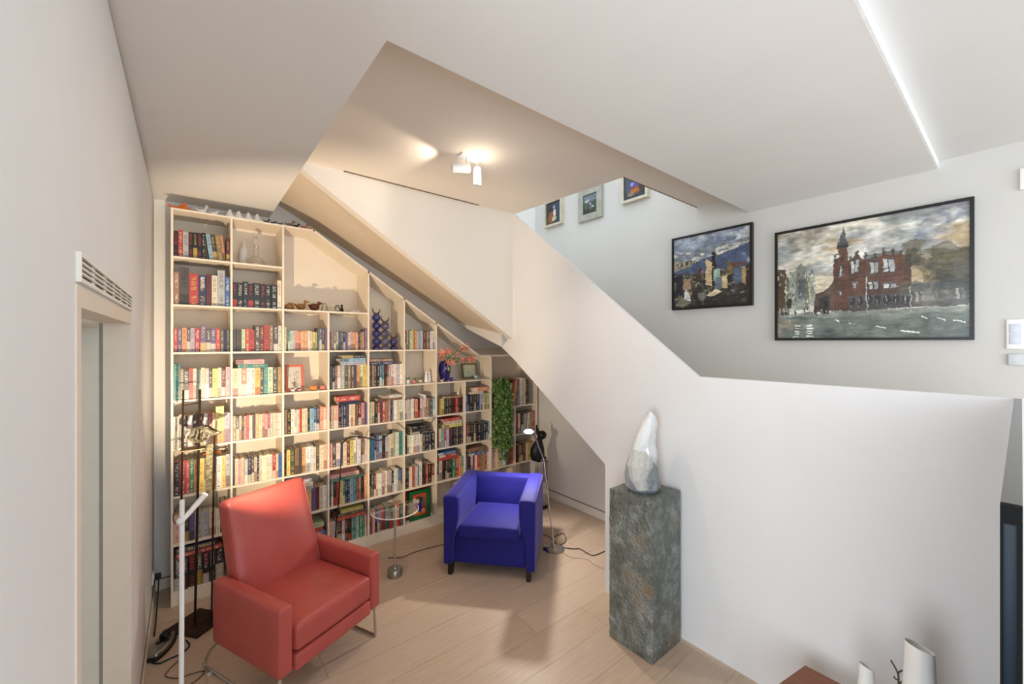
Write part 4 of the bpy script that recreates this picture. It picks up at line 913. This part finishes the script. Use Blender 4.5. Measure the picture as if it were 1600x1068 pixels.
lamp_light('spot_bulb_side', 'SPOT', s1 + dA * .115, 4.5, (1, .85, .68), cl, s1 + dA * 1 + Vector((0, .25, .05)), .02, math.radians(110), .5)

# ------------------------------------------------------------------ wall plates at the right edge
sw = thing('wall_switch', 'white framed double wall switch on right wall', 'switch', (XP, .023, 1.86))
part('frame', rbox(BM(), (.006, .034, .085), .004, None, T(XP - .006, .022, 1.945), n=2), WHITE, sw, True)
for zz in (1.915, 1.975): part('rocker', rbox(BM(), (.004, .022, .028), .003, None, T(XP - .013, .022, zz), n=2), mat('rocker_grey', '#c6ccd4', .3), sw, True)
solo('wall_plate', rbox(BM(), (.008, .032, .032), .003, None, T(XP - .008, .017, 1.80), n=2), mat('plate_grey', '#c9cacc', .4), 'small pale grey plate below the wall switch', 'plate', (XP, .017, 1.77), True)
solo('wall_sensor', rbox(BM(), (.01, .02, .06), .004, None, T(XP - .01, -.013, 2.82), n=2), WHITE, 'small white box high on right wall at frame edge', 'sensor', (XP, -.013, 2.76), True)

# ------------------------------------------------------------------ glossy dark blue screen at the right edge
SCB = mat('screen_edge_black', '#0b0c0d', .6, spec=.1)
gs = thing('glass_screen', 'glossy dark blue glass screen standing beside the low white wall', 'screen', (1.65, .009, 0))
part('panel', box(BM(), .86, .0005, 0, 2.47, .0165, 1.66), mat('dark_blue_glass', '#06202f', .3, var=.5, scale=3, spec=.2), gs)
part('cap_rail', box(BM(), .862, -.001, 1.6605, 2.48, .018, 1.684), mat('grey_cap', '#56534d', .25, .1, var=.1), gs)
part('edge_frame', box(BM(), .845, .0155, 0, .859, .018, 1.684), SCB, gs)
part('edge_frame', box(BM(), .845, -.001, 0, .859, .004, 1.684), SCB, gs)
part('edge_frame', box(BM(), .845, .0041, 1.66, .859, .0154, 1.684), SCB, gs)

# ------------------------------------------------------------------ low wooden table with vases in the lower right corner
WOOD = mat('brown_teak', '#7a4a2e', .45, scale=5, col2='#8a573a', stretch=(8, 1, 1), bump=.05)
lt = thing('low_table', 'low brown wooden table by the white parapet', 'table', (2.0, .36, 0))
ax, ay = 2.30, .643; ex = Vector((-.219, .039, 0)).normalized(); ey = Vector((0, -1, 0)); A = Vector((ax, ay, .362))
part('table_top', prism(BM(), [A, A + ex * .62, A + ex * .62 + ey * .56, A + ey * .56], (0, 0, -.03)), WOOD, lt)
for q in ((.04, .05), (.56, .1), (.04, .5), (.56, .5)):
    p = A + ex * q[0] + ey * q[1]; part('leg', box(BM(), p.x - .02, p.y - .02, 0, p.x + .02, p.y + .02, .332), WOOD, lt)
def slant_vase(c, r0, r1, h, dz, lab):
    bm = BM(); n = 28; rings = []
    for j, (f, r) in enumerate(((0, r0 * .8), (.02, r0), (.5, (r0 + r1) / 2 * 1.04), (.85, r1), (1, r1 * .96), (.985, r1 * .88), (.6, r1 * .8), (.1, r0 * .7))):
        ring = []
        for k in range(n):
            a = 2 * PI * k / n; d = RT * math.cos(a) + FW * math.sin(a); zz = h * f + (dz * -math.cos(a) * max(0, (f - .5) * 2) if f > .5 else 0)
            ring.append(bm.verts.new(Vector((c[0], c[1], c[2] + zz)) + d * r))
        rings.append(ring)
    for a, b in zip(rings, rings[1:]):
        for k in range(n): bm.faces.new((a[k], a[(k + 1) % n], b[(k + 1) % n], b[k]))
    bm.faces.new(rings[0][::-1]); bm.faces.new(rings[-1])
    return solo('vase', bm, WHITE, lab, 'vase', c, True)
TZ = .3625
v2 = at(1437, 1010, x=2.12); slant_vase((v2.x, v2.y, TZ), .056, .042, v2.z - TZ, .014, 'larger white slant-rimmed vase at lower right corner')
v1 = at(1354, 1040, x=2.12); slant_vase((v1.x, v1.y, TZ), .036, .024, v1.z - TZ, .010, 'smaller white slant-rimmed vase beside the bare twig')
tw = thing('twig', 'bare dark twig standing between the two white vases', 'twig', (2.13, .33, TZ))
TB = mat('twig_bark', '#4a3a2e', .8, var=.2); p0 = at(1405, 1068, x=2.13); p0.z = TZ
part('stem', tube(BM(), smooth_path([p0, at(1404, 1062, x=2.13), at(1402, 1049, x=2.13), at(1392, 1031, x=2.13)], 4), .003, 6), TB, tw, True)
part('side_shoot', tube(BM(), smooth_path([at(1402, 1052, x=2.13), at(1407, 1048, x=2.13), at(1413, 1047, x=2.13)], 3), .003, 6), TB, tw, True)
part('side_shoot', tube(BM(), smooth_path([at(1403, 1062, x=2.13), at(1398, 1059, x=2.13), at(1397, 1056, x=2.13)], 3), .0025, 6), TB, tw, True)
part('side_shoot', tube(BM(), smooth_path([at(1404, 1068, x=2.13), at(1410, 1064, x=2.13), at(1412, 1059, x=2.13)], 3), .003, 6), TB, tw, True)

# ------------------------------------------------------------------ things on the bookcase
def col3(name, c, rough=.5, **k): return mat(name, c, rough, **k)
ORA = col3('orange_glaze', '#e0702f', .35); DKB = col3('dark_patina', '#33302a', .5); STN = col3('brown_stone', '#6a4526', .6, scale=60, col2='#a87c4c'); CRM = col3('cream_ceramic', '#d8c9aa', .5); PNK = col3('pink_glaze', '#d9837e', .4); GLD = col3('ochre_glaze', '#c79a35', .4)
def bird(u, v, yy, z, s, m, lab, name='bird_figurine', beak=None, neck=.5, flip=1, cat='figurine', tail=.7):
    p = at(u, v, y=yy); b = Vector((p.x, yy, z)); o = thing(name, lab, cat, b)
    f = flip
    part('body', ell(BM(), b + Vector((0, 0, .42 * s)), (.5 * s, .3 * s, .36 * s)), m, o, True)
    part('neck', tube(BM(), [b + Vector((f * .3 * s, 0, .5 * s)), b + Vector((f * (.42 + .1 * neck) * s, 0, (.75 + neck * .4) * s))], [.17 * s, .12 * s], 10), m, o, True)
    part('head', ell(BM(), b + Vector((f * (.46 + .1 * neck) * s, 0, (.85 + neck * .45) * s)), .19 * s), m, o, True)
    part('beak', tube(BM(), [b + Vector((f * (.6 + .1 * neck) * s, 0, (.85 + neck * .45) * s)), b + Vector((f * (.95 + .1 * neck) * s, 0, (.8 + neck * .42) * s))], [.09 * s, .02 * s], 8), beak or m, o, True)
    part('tail', tube(BM(), [b + Vector((-f * .35 * s, 0, .5 * s)), b + Vector((-f * (.5 + tail * .5) * s, 0, (.55 + .3 * tail) * s))], [.16 * s, .04 * s], 8), m, o, True)
    part('foot', lathe(BM(), [(.2 * s, 0), (.16 * s, .1 * s)], 12, T(b)), m, o, True)
    return o
ZT = SZ[8] + .0005; yt = 3.86
p = at(280, 322, y=yt); b = Vector((p.x, yt, ZT)); o = thing('fish_figurine', 'orange ceramic fish figurine at the left end of bookcase top', 'figurine', b)
part('body', tube(BM(), smooth_path([b + Vector((-.055, 0, .03)), b + Vector((-.03, 0, .016)), b + Vector((.02, 0, .022)), b + Vector((.05, 0, .03))], 4), [.008] * 4 + [.014] * 4 + [.02] * 4 + [.012], 10), ORA, o, True)
part('tail_fin', prism(BM(), [b + Vector((-.05, -.004, .028)), b + Vector((-.078, -.004, .06)), b + Vector((-.06, -.004, .034)), b + Vector((-.07, -.004, .02))], (0, .008, 0)), ORA, o)
part('dorsal_fin', prism(BM(), [b + Vector((0, -.004, .035)), b + Vector((.035, -.004, .07)), b + Vector((.045, -.004, .035))], (0, .008, 0)), ORA, o)
bird(300, 326, yt, ZT, .026, ORA, 'small orange bird figurine beside the orange fish', flip=-1)
bird(316, 330, yt, ZT, .046, WHITE, 'white goose figurine with orange beak on bookcase top', beak=ORA, neck=1.1, name='goose_figurine', tail=1.2)
bird(335, 334, yt, ZT, .04, WHITE, 'white dove figurine between goose and cone hens', neck=.1)
for i, u in enumerate((359, 373, 388, 402)):
    pz = at(u, 335, y=yt); lab = 'white cone-shaped hen figurine, %s of four on bookcase top' % ['leftmost', 'second', 'third', 'rightmost'][i]
    b = Vector((pz.x, yt, ZT)); o = thing('hen_figurine', lab, 'figurine', b, 0, 'white cone hens on the bookcase top')
    part('body', lathe(BM(), [(.028, 0), (.03, .008), (.024, .028), (.013, .05), (.013, .056), (.009, .066), (.0, .069)], 16, T(b), cap=False), WHITE, o, True)
    part('wing', ell(BM(), b + Vector((.022, 0, .016)), (.022, .016, .012)), WHITE, o, True)
for i, (u, s, m, lab, nk) in enumerate(((416, .03, DKB, 'dark green wire bird figurine, right of the white hens', .4), (427, .027, DKB, 'dark crouching bird figurine, second right of white hens', .1), (437, .025, DKB, 'dark round bird figurine next to bookcase divider', 0), (453, .04, col3('grey_stone_glaze', '#6f6c5d', .5), 'grey long-necked duck figurine on bookcase top', .6), (462, .034, BLACK, 'black penguin-like bird figurine on bookcase top', .3), (475, .036, col3('rose_glaze', '#b8705c', .5), 'rose and black bird figurine near the sloping board', .4))):
    bird(u, 345, yt, ZT, s * 1.25, m, lab, neck=nk, beak=BLACK)
pz = at(485, 352, y=yt); lathe_b = lathe(BM(), [(.014, 0), (.017, .012), (.015, .02), (.0, .022)], 14, T(pz.x, yt, ZT), cap=False); 
o = thing('duckling_figurine', 'tiny yellow duckling figurine at the end of bookcase top', 'figurine', (pz.x, yt, ZT)); part('body', lathe_b, GLD, o, True); part('head', ell(BM(), (pz.x + .012, yt, ZT + .026), .010), GLD, o, True)
# glass carafe and white bottle
def onshelf(u, k, y): return Vector((at(u, 500, y=y).x, y, SZ[k] + .0005))
b = onshelf(400, 7, 3.92); o = thing('glass_carafe', 'clear glass ball carafe with stopper on second top shelf', 'carafe', b)
part('body', lathe(BM(), [(.0, 0), (.055, 0), (.06, .03), (.048, .065), (.018, .085), (.014, .14), (.02, .17), (.017, .17), (.011, .14), (.015, .088), (.044, .062), (.056, .03), (.05, .006), (.0, .006)], 28, T(b), cap=False), GLASS, o, True)
part('stopper', lathe(BM(), [(.0, .16), (.01, .16), (.012, .185), (.024, .205), (.018, .235), (.0, .25)], 20, T(b), cap=False), GLASS, o, True)
b = onshelf(381, 7, 4.04); o = thing('bottle', 'white ceramic bottle standing behind the glass carafe', 'bottle', b)
part('body', lathe(BM(), [(.0, 0), (.032, 0), (.034, .1), (.028, .15), (.012, .175), (.011, .2), (.0, .2)], 20, T(b), cap=False), WHITE, o, True); part('cap', ell(BM(), b + Vector((0, 0, .208)), .016), WHITE, o, True)
# figurines on the open shelf below
def lump(u, k, y, s, m, lab, name, levels, seed):
    b = onshelf(u, k, y); return solo(name, blob([(z * s, rx * s, ry * s, dx * s, 0) for z, rx, ry, dx in levels], b.x, b.y, b.z, seed, .35, 12), m, lab, 'figurine', b, True)
lump(452, 6, 3.86, .065, STN, 'round brown stone bird lying left on open shelf', 'stone_figurine', [(0, .5, .4, 0), (.2, .62, .5, 0), (.5, .5, .45, 0), (.8, .25, .25, .1), (.95, .08, .08, .15)], 2)
bird(470, 470, 3.87, SZ[6] + .0005, .075, STN, 'brown carved bird on the open figurine shelf', neck=.35, beak=STN)
bird(491, 470, 3.90, SZ[6] + .0005, .088, col3('red_jasper', '#7a4420', .45, scale=60, col2='#4d2713'), 'large chestnut carved animal figurine on open shelf', name='stone_figurine', neck=-.1, tail=.2)
for u, h, m, lab in ((507, .075, col3('wire_grey', '#9b9382', .5), 'grey arched stone figurine right of the chestnut animal'), (519, .06, CRM, 'beige lying animal figurine mid open shelf'), (527, .06, col3('slate', '#6b675c', .5), 'slate standing figurine left of the black one')):
    b = onshelf(u, 6, 3.87); o = thing('stone_figurine', lab, 'figurine', b)
    part('arch', tube(BM(), smooth_path([b + Vector((-.025, 0, .004)), b + Vector((-.012, 0, h * .75)), b + Vector((.004, 0, h)), b + Vector((.018, 0, h * .6)), b + Vector((.026, 0, .004))], 4), .007, 8), m, o, True)
    part('foot', rbox(BM(), (.03, .014, .005), .003, None, T(b + Vector((0, 0, .005))), n=2), m, o, True)
b = onshelf(534, 6, 3.87); o = thing('cat_figurine', 'slim black cat figurine on the open shelf', 'figurine', b)
part('body', lathe(BM(), [(.018, 0), (.016, .02), (.009, .04), (.007, .05)], 12, T(b)), BLACK, o, True); part('head', ell(BM(), b + Vector((0, 0, .058)), (.011, .010, .011)), BLACK, o, True)
bird(545, 478, 3.87, SZ[6] + .0005, .03, CRM, 'cream small bird figurine right of black cat', neck=.2)
bird(553, 478, 3.87, SZ[6] + .0005, .024, WHITE, 'tiny white bird figurine, left of the pair at shelf end', neck=0); bird(559, 478, 3.87, SZ[6] + .0005, .024, WHITE, 'tiny white bird figurine, rightmost on the open shelf', neck=0)
# blue sphere totems
BLG = mat('blue_swirl_glass', '#110d3a', .12, scale=16, col2='#4a4580', coat=.6, stretch=(1, 1, 3)); BLG2 = mat('grey_violet_swirl_glass', '#34304a', .15, scale=18, col2='#6f697f', coat=.6, stretch=(1, 1, 3)); HORN = mat('horn_bronze', '#4a3524', .4, .5)
def totem(u, y, n, m, lab, half=True):
    b = onshelf(u, 5, y); r = .0405; o = thing('sphere_totem', lab, 'sculpture', b, 0, 'blue glass sphere totems')
    z = b.z
    part('foot_sphere', lathe(BM(), [(r * .9, 0), (r, .012), (r * .85, .028), (r * .45, .040)], 20, T(b)), m, o, True); z += .036
    for i in range(n): part('sphere', ell(BM(), (b.x, y, z + r), r, 20, 12), m, o, True); z += 2 * r - .004
    c = Vector((b.x, y, z + .040)); pts = [c + Vector((.035 * math.cos(a), 0, .040 * math.sin(a))) for a in [math.radians(d) for d in range(152, 389, 12)]]
    nn = len(pts); part('crescent', tube(BM(), pts, [.0015 + .007 * math.sin(PI * i / (nn - 1)) for i in range(nn)], 8), HORN, o, True)
totem(588, 3.85, 4, BLG, 'tallest blue glass sphere tower with crescent top, left of three'); totem(601.5, 3.83, 3, BLG2, 'middle grey-violet glass sphere tower with crescent top'); totem(615, 3.85, 1, BLG, 'shortest blue glass sphere tower with crescent top, right of three')
# pink framed drawing and trinkets
def leaning_picture(b, w, h, fw, m, cv, lab, name='picture_frame', tilt=10, dep=.018, rz=0, inner=None):
    b = Vector(b) + Vector((0, 0, dep * math.sin(math.radians(tilt)))); o = thing(name, lab, 'picture', b, rz); M = RX(math.radians(-tilt))
    for nm, c in (('frame_side', (-w / 2, 0, 0, -w / 2 + fw, dep, h)), ('frame_side', (w / 2 - fw, 0, 0, w / 2, dep, h)), ('frame_rail', (-w / 2 + fw, 0, 0, w / 2 - fw, dep, fw)), ('frame_rail', (-w / 2 + fw, 0, h - fw, w / 2 - fw, dep, h))):
        part(nm, box(BM(), *c, M), m, o, world=False)
    part('backing', box(BM(), -w / 2 + fw, dep * .6, fw, w / 2 - fw, dep, h - fw, M), m, o, world=False)
    R4 = ROOT[o.name]; f = lambda p: tuple((R4 @ (M @ Vector(p))))
    c0 = Vector(f((-w / 2 + fw, dep * .5, fw))); canvas_object('picture', cv, o, c0, Vector(f((w / 2 - fw, dep * .5, fw))) - c0, Vector(f((-w / 2 + fw, dep * .5, h - fw))) - c0, OIL); return o
cv = Canvas(40, 54, '#c9c3b4'); r = random.Random(2)
for i in range(40): u, v = r.uniform(.15, .85), r.uniform(.1, .85); cv.blob(u, v, .05, .04, r.choice(['#9a9286', '#b3ab9c', '#8a7f78', '#d6d2c6']), .7, i)
cv.rect(.48, .08, .56, .5, '#6a5048', .8); cv.blob(.5, .2, .12, .12, '#7a5a52', .8, 5)
b = onshelf(461, 4, 3.90); leaning_picture(b + Vector((0, 0, 0)), .145, .225, .02, mat('pink_frame', '#c96a58', .5, var=.08), cv, 'pink framed line drawing leaning in the third bookcase column')
bird(458, 600, 3.835, SZ[4] + .0005, .03, WHITE, 'white shell-like bird in front of pink picture frame', neck=.1); bird(469, 600, 3.835, SZ[4] + .0005, .03, col3('pewter', '#a39c98', .35, metal=.4), 'pewter bird figurine at the pink frame corner', neck=.3)
b = onshelf(490, 4, 3.85); o = thing('bowl', 'small orange clay bowl right of the pink frame', 'bowl', b); part('body', lathe(BM(), [(.018, 0), (.03, .012), (.036, .035), (.033, .04), (.027, .03), (.012, .01)], 20, T(b)), col3('clay_orange', '#d08a55', .6), o, True); part('handle', tube(BM(), [b + Vector((.034, 0, .032)), b + Vector((.048, 0, .026)), b + Vector((.036, 0, .012))], .004, 6), DKB, o, True)
b = onshelf(504, 4, 3.85); o = thing('apple_figurine', 'small pink apple ornament on the third column shelf', 'figurine', b); part('body', lathe(BM(), [(.008, 0), (.022, .008), (.026, .022), (.018, .036), (.005, .034)], 16, T(b)), PNK, o, True); part('stem', tube(BM(), [b + Vector((0, 0, .033)), b + Vector((.004, 0, .046))], .002, 6), DKB, o, True)
# succulents and white cat
LEAF = mat('leaf_green', '#4f7a3a', .5, var=.3, scale=30, col2='#7aa05a'); SAGE = mat('sage_leaf', '#6f7c5c', .6, var=.2)
for i, u in enumerate((637, 647, 657)):
    b = onshelf(u, 4, 3.84 + .012 * i); o = thing('succulent_pot', 'small %s pot with sage green succulent, %s of three' % (['white tall', 'pink-rimmed round', 'cream tilted'][i], ['left', 'middle', 'right'][i]), 'plant', b, 0, 'succulents on the fifth shelf')
    part('pot', lathe(BM(), [(.014, 0), (.02, .012), (.019, .035), (.016, .044 if i == 0 else .032), (.012, .03)], 14, T(b)), [WHITE, PNK, CRM][i], o, True)
    bm = BM(); zt = .044 if i == 0 else .034
    for k in range(9): a = k * 2.4; d = Vector((math.cos(a), math.sin(a), .7 + .25 * (k % 3))); tube(bm, [b + Vector((0, 0, zt - .006)), b + Vector((0, 0, zt)) + d * .022], [.005, .0015], 5)
    part('rosette', bm, SAGE, o, True)
b = onshelf(669, 4, 3.87); o = thing('cat_figurine', 'white ceramic cat pair figurine left of blue vase', 'figurine', b)
for dx in (-.03, .012): part('cat_body', lathe(BM(), [(.02, 0), (.022, .02), (.014, .07), (.010, .09)], 14, T(b + Vector((dx, dx * .5, 0)))), WHITE, o, True); part('cat_head', ell(BM(), b + Vector((dx, dx * .5, .102)), .016), WHITE, o, True)
# blue vase with flowers
b = onshelf(694.5, 4, 3.86); o = thing('flower_vase', 'glossy dark blue vase holding pink lilies', 'vase', b)
part('vase_body', lathe(BM(), [(.03, 0), (.045, .02), (.063, .09), (.066, .14), (.056, .19), (.04, .215), (.036, .21), (.05, .18), (.03, .03)], 28, T(b)), mat('cobalt_glaze', '#221a5e', .1, var=.1, coat=.8), o, True)
part('leaf_motif', ell(BM(), b + Vector((.012, -.056, .135)), (.017, .012, .026)), col3('motif_green', '#a9c08a', .3), o, True)
LILY = mat('lily_petal', '#df6a55', .5, var=.2, scale=40, col2='#f0b49c')
r = random.Random(6); heads = [at(688, 559, y=3.83), at(699, 549, y=3.82), at(691, 551, y=3.80), at(706, 567, y=3.80), at(723, 546, y=3.80), at(728, 541, y=3.82), at(720, 562, y=3.82), at(731, 563, y=3.81), at(737, 561, y=3.84), at(711, 553, y=3.84), at(698, 567, y=3.79)]
top = b + Vector((0, 0, .2))
bs = BM()
for h_ in heads: tube(bs, smooth_path([top, top.lerp(h_, .5) + Vector((0, 0, .03)), h_], 4), .003, 6)
part('stems', bs, LEAF, o, True)
for h_ in heads:
    bm = BM(); n0 = Vector((r.uniform(-.6, .6), -1, r.uniform(-.1, .7))).normalized(); q = n0.to_track_quat('Z', 'Y').to_matrix().to_4x4()
    for k in range(6):
        M = T(h_) @ q @ RZ(k * PI / 3)
        faces(bm, [(0, 0, 0), (.016, .009, .018), (.036, .007, .022), (.05, 0, .012), (.036, -.007, .022), (.016, -.009, .018), (.028, 0, .014)], [(0, 1, 6), (1, 2, 6), (2, 3, 6), (3, 4, 6), (4, 5, 6), (5, 0, 6)], M)
    part('flower', bm, LILY, o, True)
for k in range(14):
    h_ = r.choice(heads); p_ = top.lerp(h_, r.uniform(.4, 1.05)) + Vector((r.uniform(-.03, .03), r.uniform(-.02, .02), r.uniform(-.03, .05))); M = T(p_) @ RZ(r.uniform(0, 6)) @ RX(r.uniform(-1, 1))
    part('leaf', faces(BM(), [(0, 0, 0), (.02, .012, .004), (.055, .006, -.004), (.07, 0, -.012), (.055, -.006, -.004), (.02, -.012, .004)], [(0, 1, 2, 3), (0, 3, 4, 5)], M), LEAF, o)
cv = Canvas(40, 34, '#b9bea6'); cv.blob(.5, .35, .2, .12, '#8f9b88', .7, 3); cv.blob(.7, .3, .25, .1, '#a9bcc0', .7, 5); cv.put(cv.V > .75, '#c3c4ae', .8)
b2 = onshelf(735, 4, 3.95); leaning_picture(b2, .20, .175, .018, mat('olive_frame', '#6f6a48', .5, var=.1), cv, 'olive framed pale picture behind the white-blue bird', rz=0)
bird(744, 590, 3.87, SZ[4] + .0005, .055, col3('bluewhite_glaze', '#c3d2d8', .3, col2='#7f9fb8', scale=30), 'pale blue ceramic bird in front of olive frame', neck=.5, flip=-1, beak=GLD)
b3 = onshelf(705, 4, 3.825); o = thing('glass_ball', 'small cobalt glass ball at the foot of blue vase', 'ball', b3); part('ball', ell(BM(), b3 + Vector((0, 0, .022)), .022, 18, 10), mat('cobalt_ball', '#1a20a0', .1, coat=.8), o, True); part('neck_ring', lathe(BM(), [(.006, 0), (.006, .012)], 10, T(b3 + Vector((.012, 0, .04)))), GLD, o, True)
bird(691, 600, 3.815, SZ[4] + .0005, .032, CRM, 'cream bird figurine in front of the blue vase', neck=.15); bird(684.5, 600, 3.815, SZ[4] + .0005, .026, STN, 'brown bird figurine left of blue vase foot', neck=.15)
b = Vector((onshelf(716, 3, 3.85).x, 3.85, SZ[3] + .0005 + .165 + .0235)); o = thing('cat_figurine', 'cream long-eared cat figurine on flat book below blue vase', 'figurine', b)
part('body', lathe(BM(), [(.016, 0), (.018, .018), (.010, .05), (.007, .058)], 12, T(b)), CRM, o, True); part('head', ell(BM(), b + Vector((0, 0, .066)), .011), CRM, o, True)
for s in (-1, 1): part('ear', tube(BM(), [b + Vector((s * .005, 0, .072)), b + Vector((s * .009, 0, .092))], [.004, .001], 6), CRM, o, True)
b = Vector((CX[0] + .235, 3.84, SZ[2] + .0005 + .2565)); o = thing('lizard_figurine', 'small orange and black figurine lying on books of leftmost column', 'figurine', b)
part('body', tube(BM(), smooth_path([b + Vector((-.06, 0, .012)), b + Vector((-.03, .01, .014)), b + Vector((.0, 0, .012)), b + Vector((.035, .008, .014)), b + Vector((.06, 0, .012))], 4), [.006] * 5 + [.012] * 7 + [.006] * 5, 8), ORA, o, True); part('head', ell(BM(), b + Vector((.066, 0, .014)), (.013, .01, .010)), DKB, o, True)
# green framed naive picture
cv = Canvas(60, 60, '#a84a2c'); cv.put(cv.V > .8, '#c8503c', 1); cv.blob(.5, .62, .3, .26, '#5a3418', 1, 1); cv.blob(.68, .66, .18, .2, '#4d6a34', .9, 2); cv.blob(.48, .42, .2, .3, '#1d1a86', 1, 3); cv.blob(.62, .72, .12, .1, '#23204a', 1, 4); cv.blob(.42, .66, .1, .1, '#d8c888', 1, 5); cv.blob(.16, .7, .16, .14, '#d8c8c4', .9, 6); cv.blob(.15, .4, .1, .1, '#8c8fae', .9, 7); cv.blob(.25, .14, .2, .08, '#e0b848', 1, 8); cv.blob(.75, .2, .16, .1, '#e8a08a', 1, 9); cv.blob(.85, .42, .12, .14, '#6a4a52', .8, 10); cv.blob(.5, .08, .4, .06, '#c86a3c', .9, 11)
GRF = mat('green_frame', '#1f6b34', .4, scale=10, col2='#175a2a', coat=.3); MRF = mat('maroon_frame', '#8f2f2a', .45, var=.1)
b = onshelf(655, 0, 3.83); b.x = CX[5] + .175
o = leaning_picture(b + Vector((.012, -.004, 0)), .225, .285, .035, GRF, cv, 'green framed colourful naive picture on the bottom shelf', tilt=6)
o2 = thing('picture_frame', 'dark red panel behind the green framed picture', 'picture', b + Vector((0, .05, .002))); M = RX(math.radians(-6))
part('board', box(BM(), -.155, 0, 0, .145, .014, .318, M), MRF, o2, world=False); part('edge_strip', box(BM(), -.155, -.004, .30, .145, -.0005, .318, M), MRF, o2, world=False)
# ------------------------------------------------------------------ trailing plant
pb = Vector((2.85, 3.87, SZ[3] + .0005)); hp = thing('trailing_plant', 'dense green trailing ivy hanging from a pot on the bookcase', 'plant', pb)
part('pot', lathe(BM(), [(.05, 0), (.065, .01), (.075, .13), (.08, .135), (.068, .135), (.06, .1)], 20, T(pb)), col3('terracotta', '#8d5a3c', .8), hp, True)
r = random.Random(12); bl = BM(); bv = BM()
c0 = Vector((2.845, 3.745, 0))
def leafq(p, s):
    M = T(p) @ RZ(r.uniform(-1.2, 1.2)) @ RX(r.uniform(-.4, 1.1)) @ RY(r.uniform(-.6, .6)) @ Matrix.Scale(s, 4)
    faces(bl, [(0, 0, 0), (.5, -.12, -.45), (.28, -.1, -1), (0, -.2, -1.25), (-.28, -.1, -1), (-.5, -.12, -.45)], [(0, 1, 2, 3), (0, 3, 4, 5)], M)
for k in range(26):
    x = c0.x + r.uniform(-.095, .095) ; yv = 3.755 - abs(r.gauss(0, .025)); L = r.choice([.55, .7, .8, .9]) * r.uniform(.8, 1.02); z1 = 1.44 - L
    pts = smooth_path([pb + Vector((r.uniform(-.04, .04), r.uniform(-.04, .0), .14)), Vector((x, 3.80, r.uniform(1.38, 1.46))), Vector((x, yv, 1.25)), Vector((x + r.uniform(-.03, .03), yv, (1.25 + z1) / 2)), Vector((x + r.uniform(-.05, .02), yv, z1))], 6)
    tube(bv, pts, .0018, 4)
    for p in pts[4:]:
        for q in range(5): leafq(p + Vector((r.uniform(-.03, .03), r.uniform(-.03, .015), r.uniform(-.03, .03))), r.uniform(.022, .036))
for k in range(60): leafq(pb + Vector((r.uniform(-.09, .09), r.uniform(-.1, .05), r.uniform(.2, .36))), r.uniform(.025, .04))
part('foliage', bl, mat('ivy_leaf', '#2c5522', .42, scale=45, col2='#7ea054'), hp, kind='stuff'); part('vines', bv, mat('vine_stem', '#56703a', .7), hp, kind='stuff')
# ------------------------------------------------------------------ black figure on a clear stand behind the lamp
bp_ = Vector((3.15, 3.45, 0)); o = thing('black_sculpture', 'black seated animal sculpture on a clear stand in stair corner', 'sculpture', bp_)
part('clear_stand', box(BM(), bp_.x - .07, bp_.y - .07, 0, bp_.x + .07, bp_.y + .07, .55), GLASS, o)
zb = .551
cc = bp_ + Vector((0, 0, zb))
part('body', blob([(0, .075, .06, *off(-.01)), (.06, .095, .075, *off(-.02)), (.14, .085, .06, *off(-.015)), (.22, .04, .04, *off(.0)), (.25, .03, .03, *off(.01))], cc.x, cc.y, cc.z, 3.1, .15, 14), BLACK, o, True)
hx, hy = off(.035); part('head', ell(BM(), cc + Vector((hx, hy, .285)), (.055, .05, .05)), BLACK, o, True)
ex_, ey_ = off(-.01); part('ear', tube(BM(), [cc + Vector((ex_, ey_, .30)), cc + Vector((off(-.03)[0], off(-.03)[1], .40))], [.03, .006], 8), BLACK, o, True)
hx, hy = off(.06); part('paw', ell(BM(), cc + Vector((hx, hy, .02)), (.03, .025, .02)), BLACK, o, True)
part('black_hat_box', box(BM(), 0, 0, 0, .001, .001, .001, T(cc)), BLACK, o) if False else None
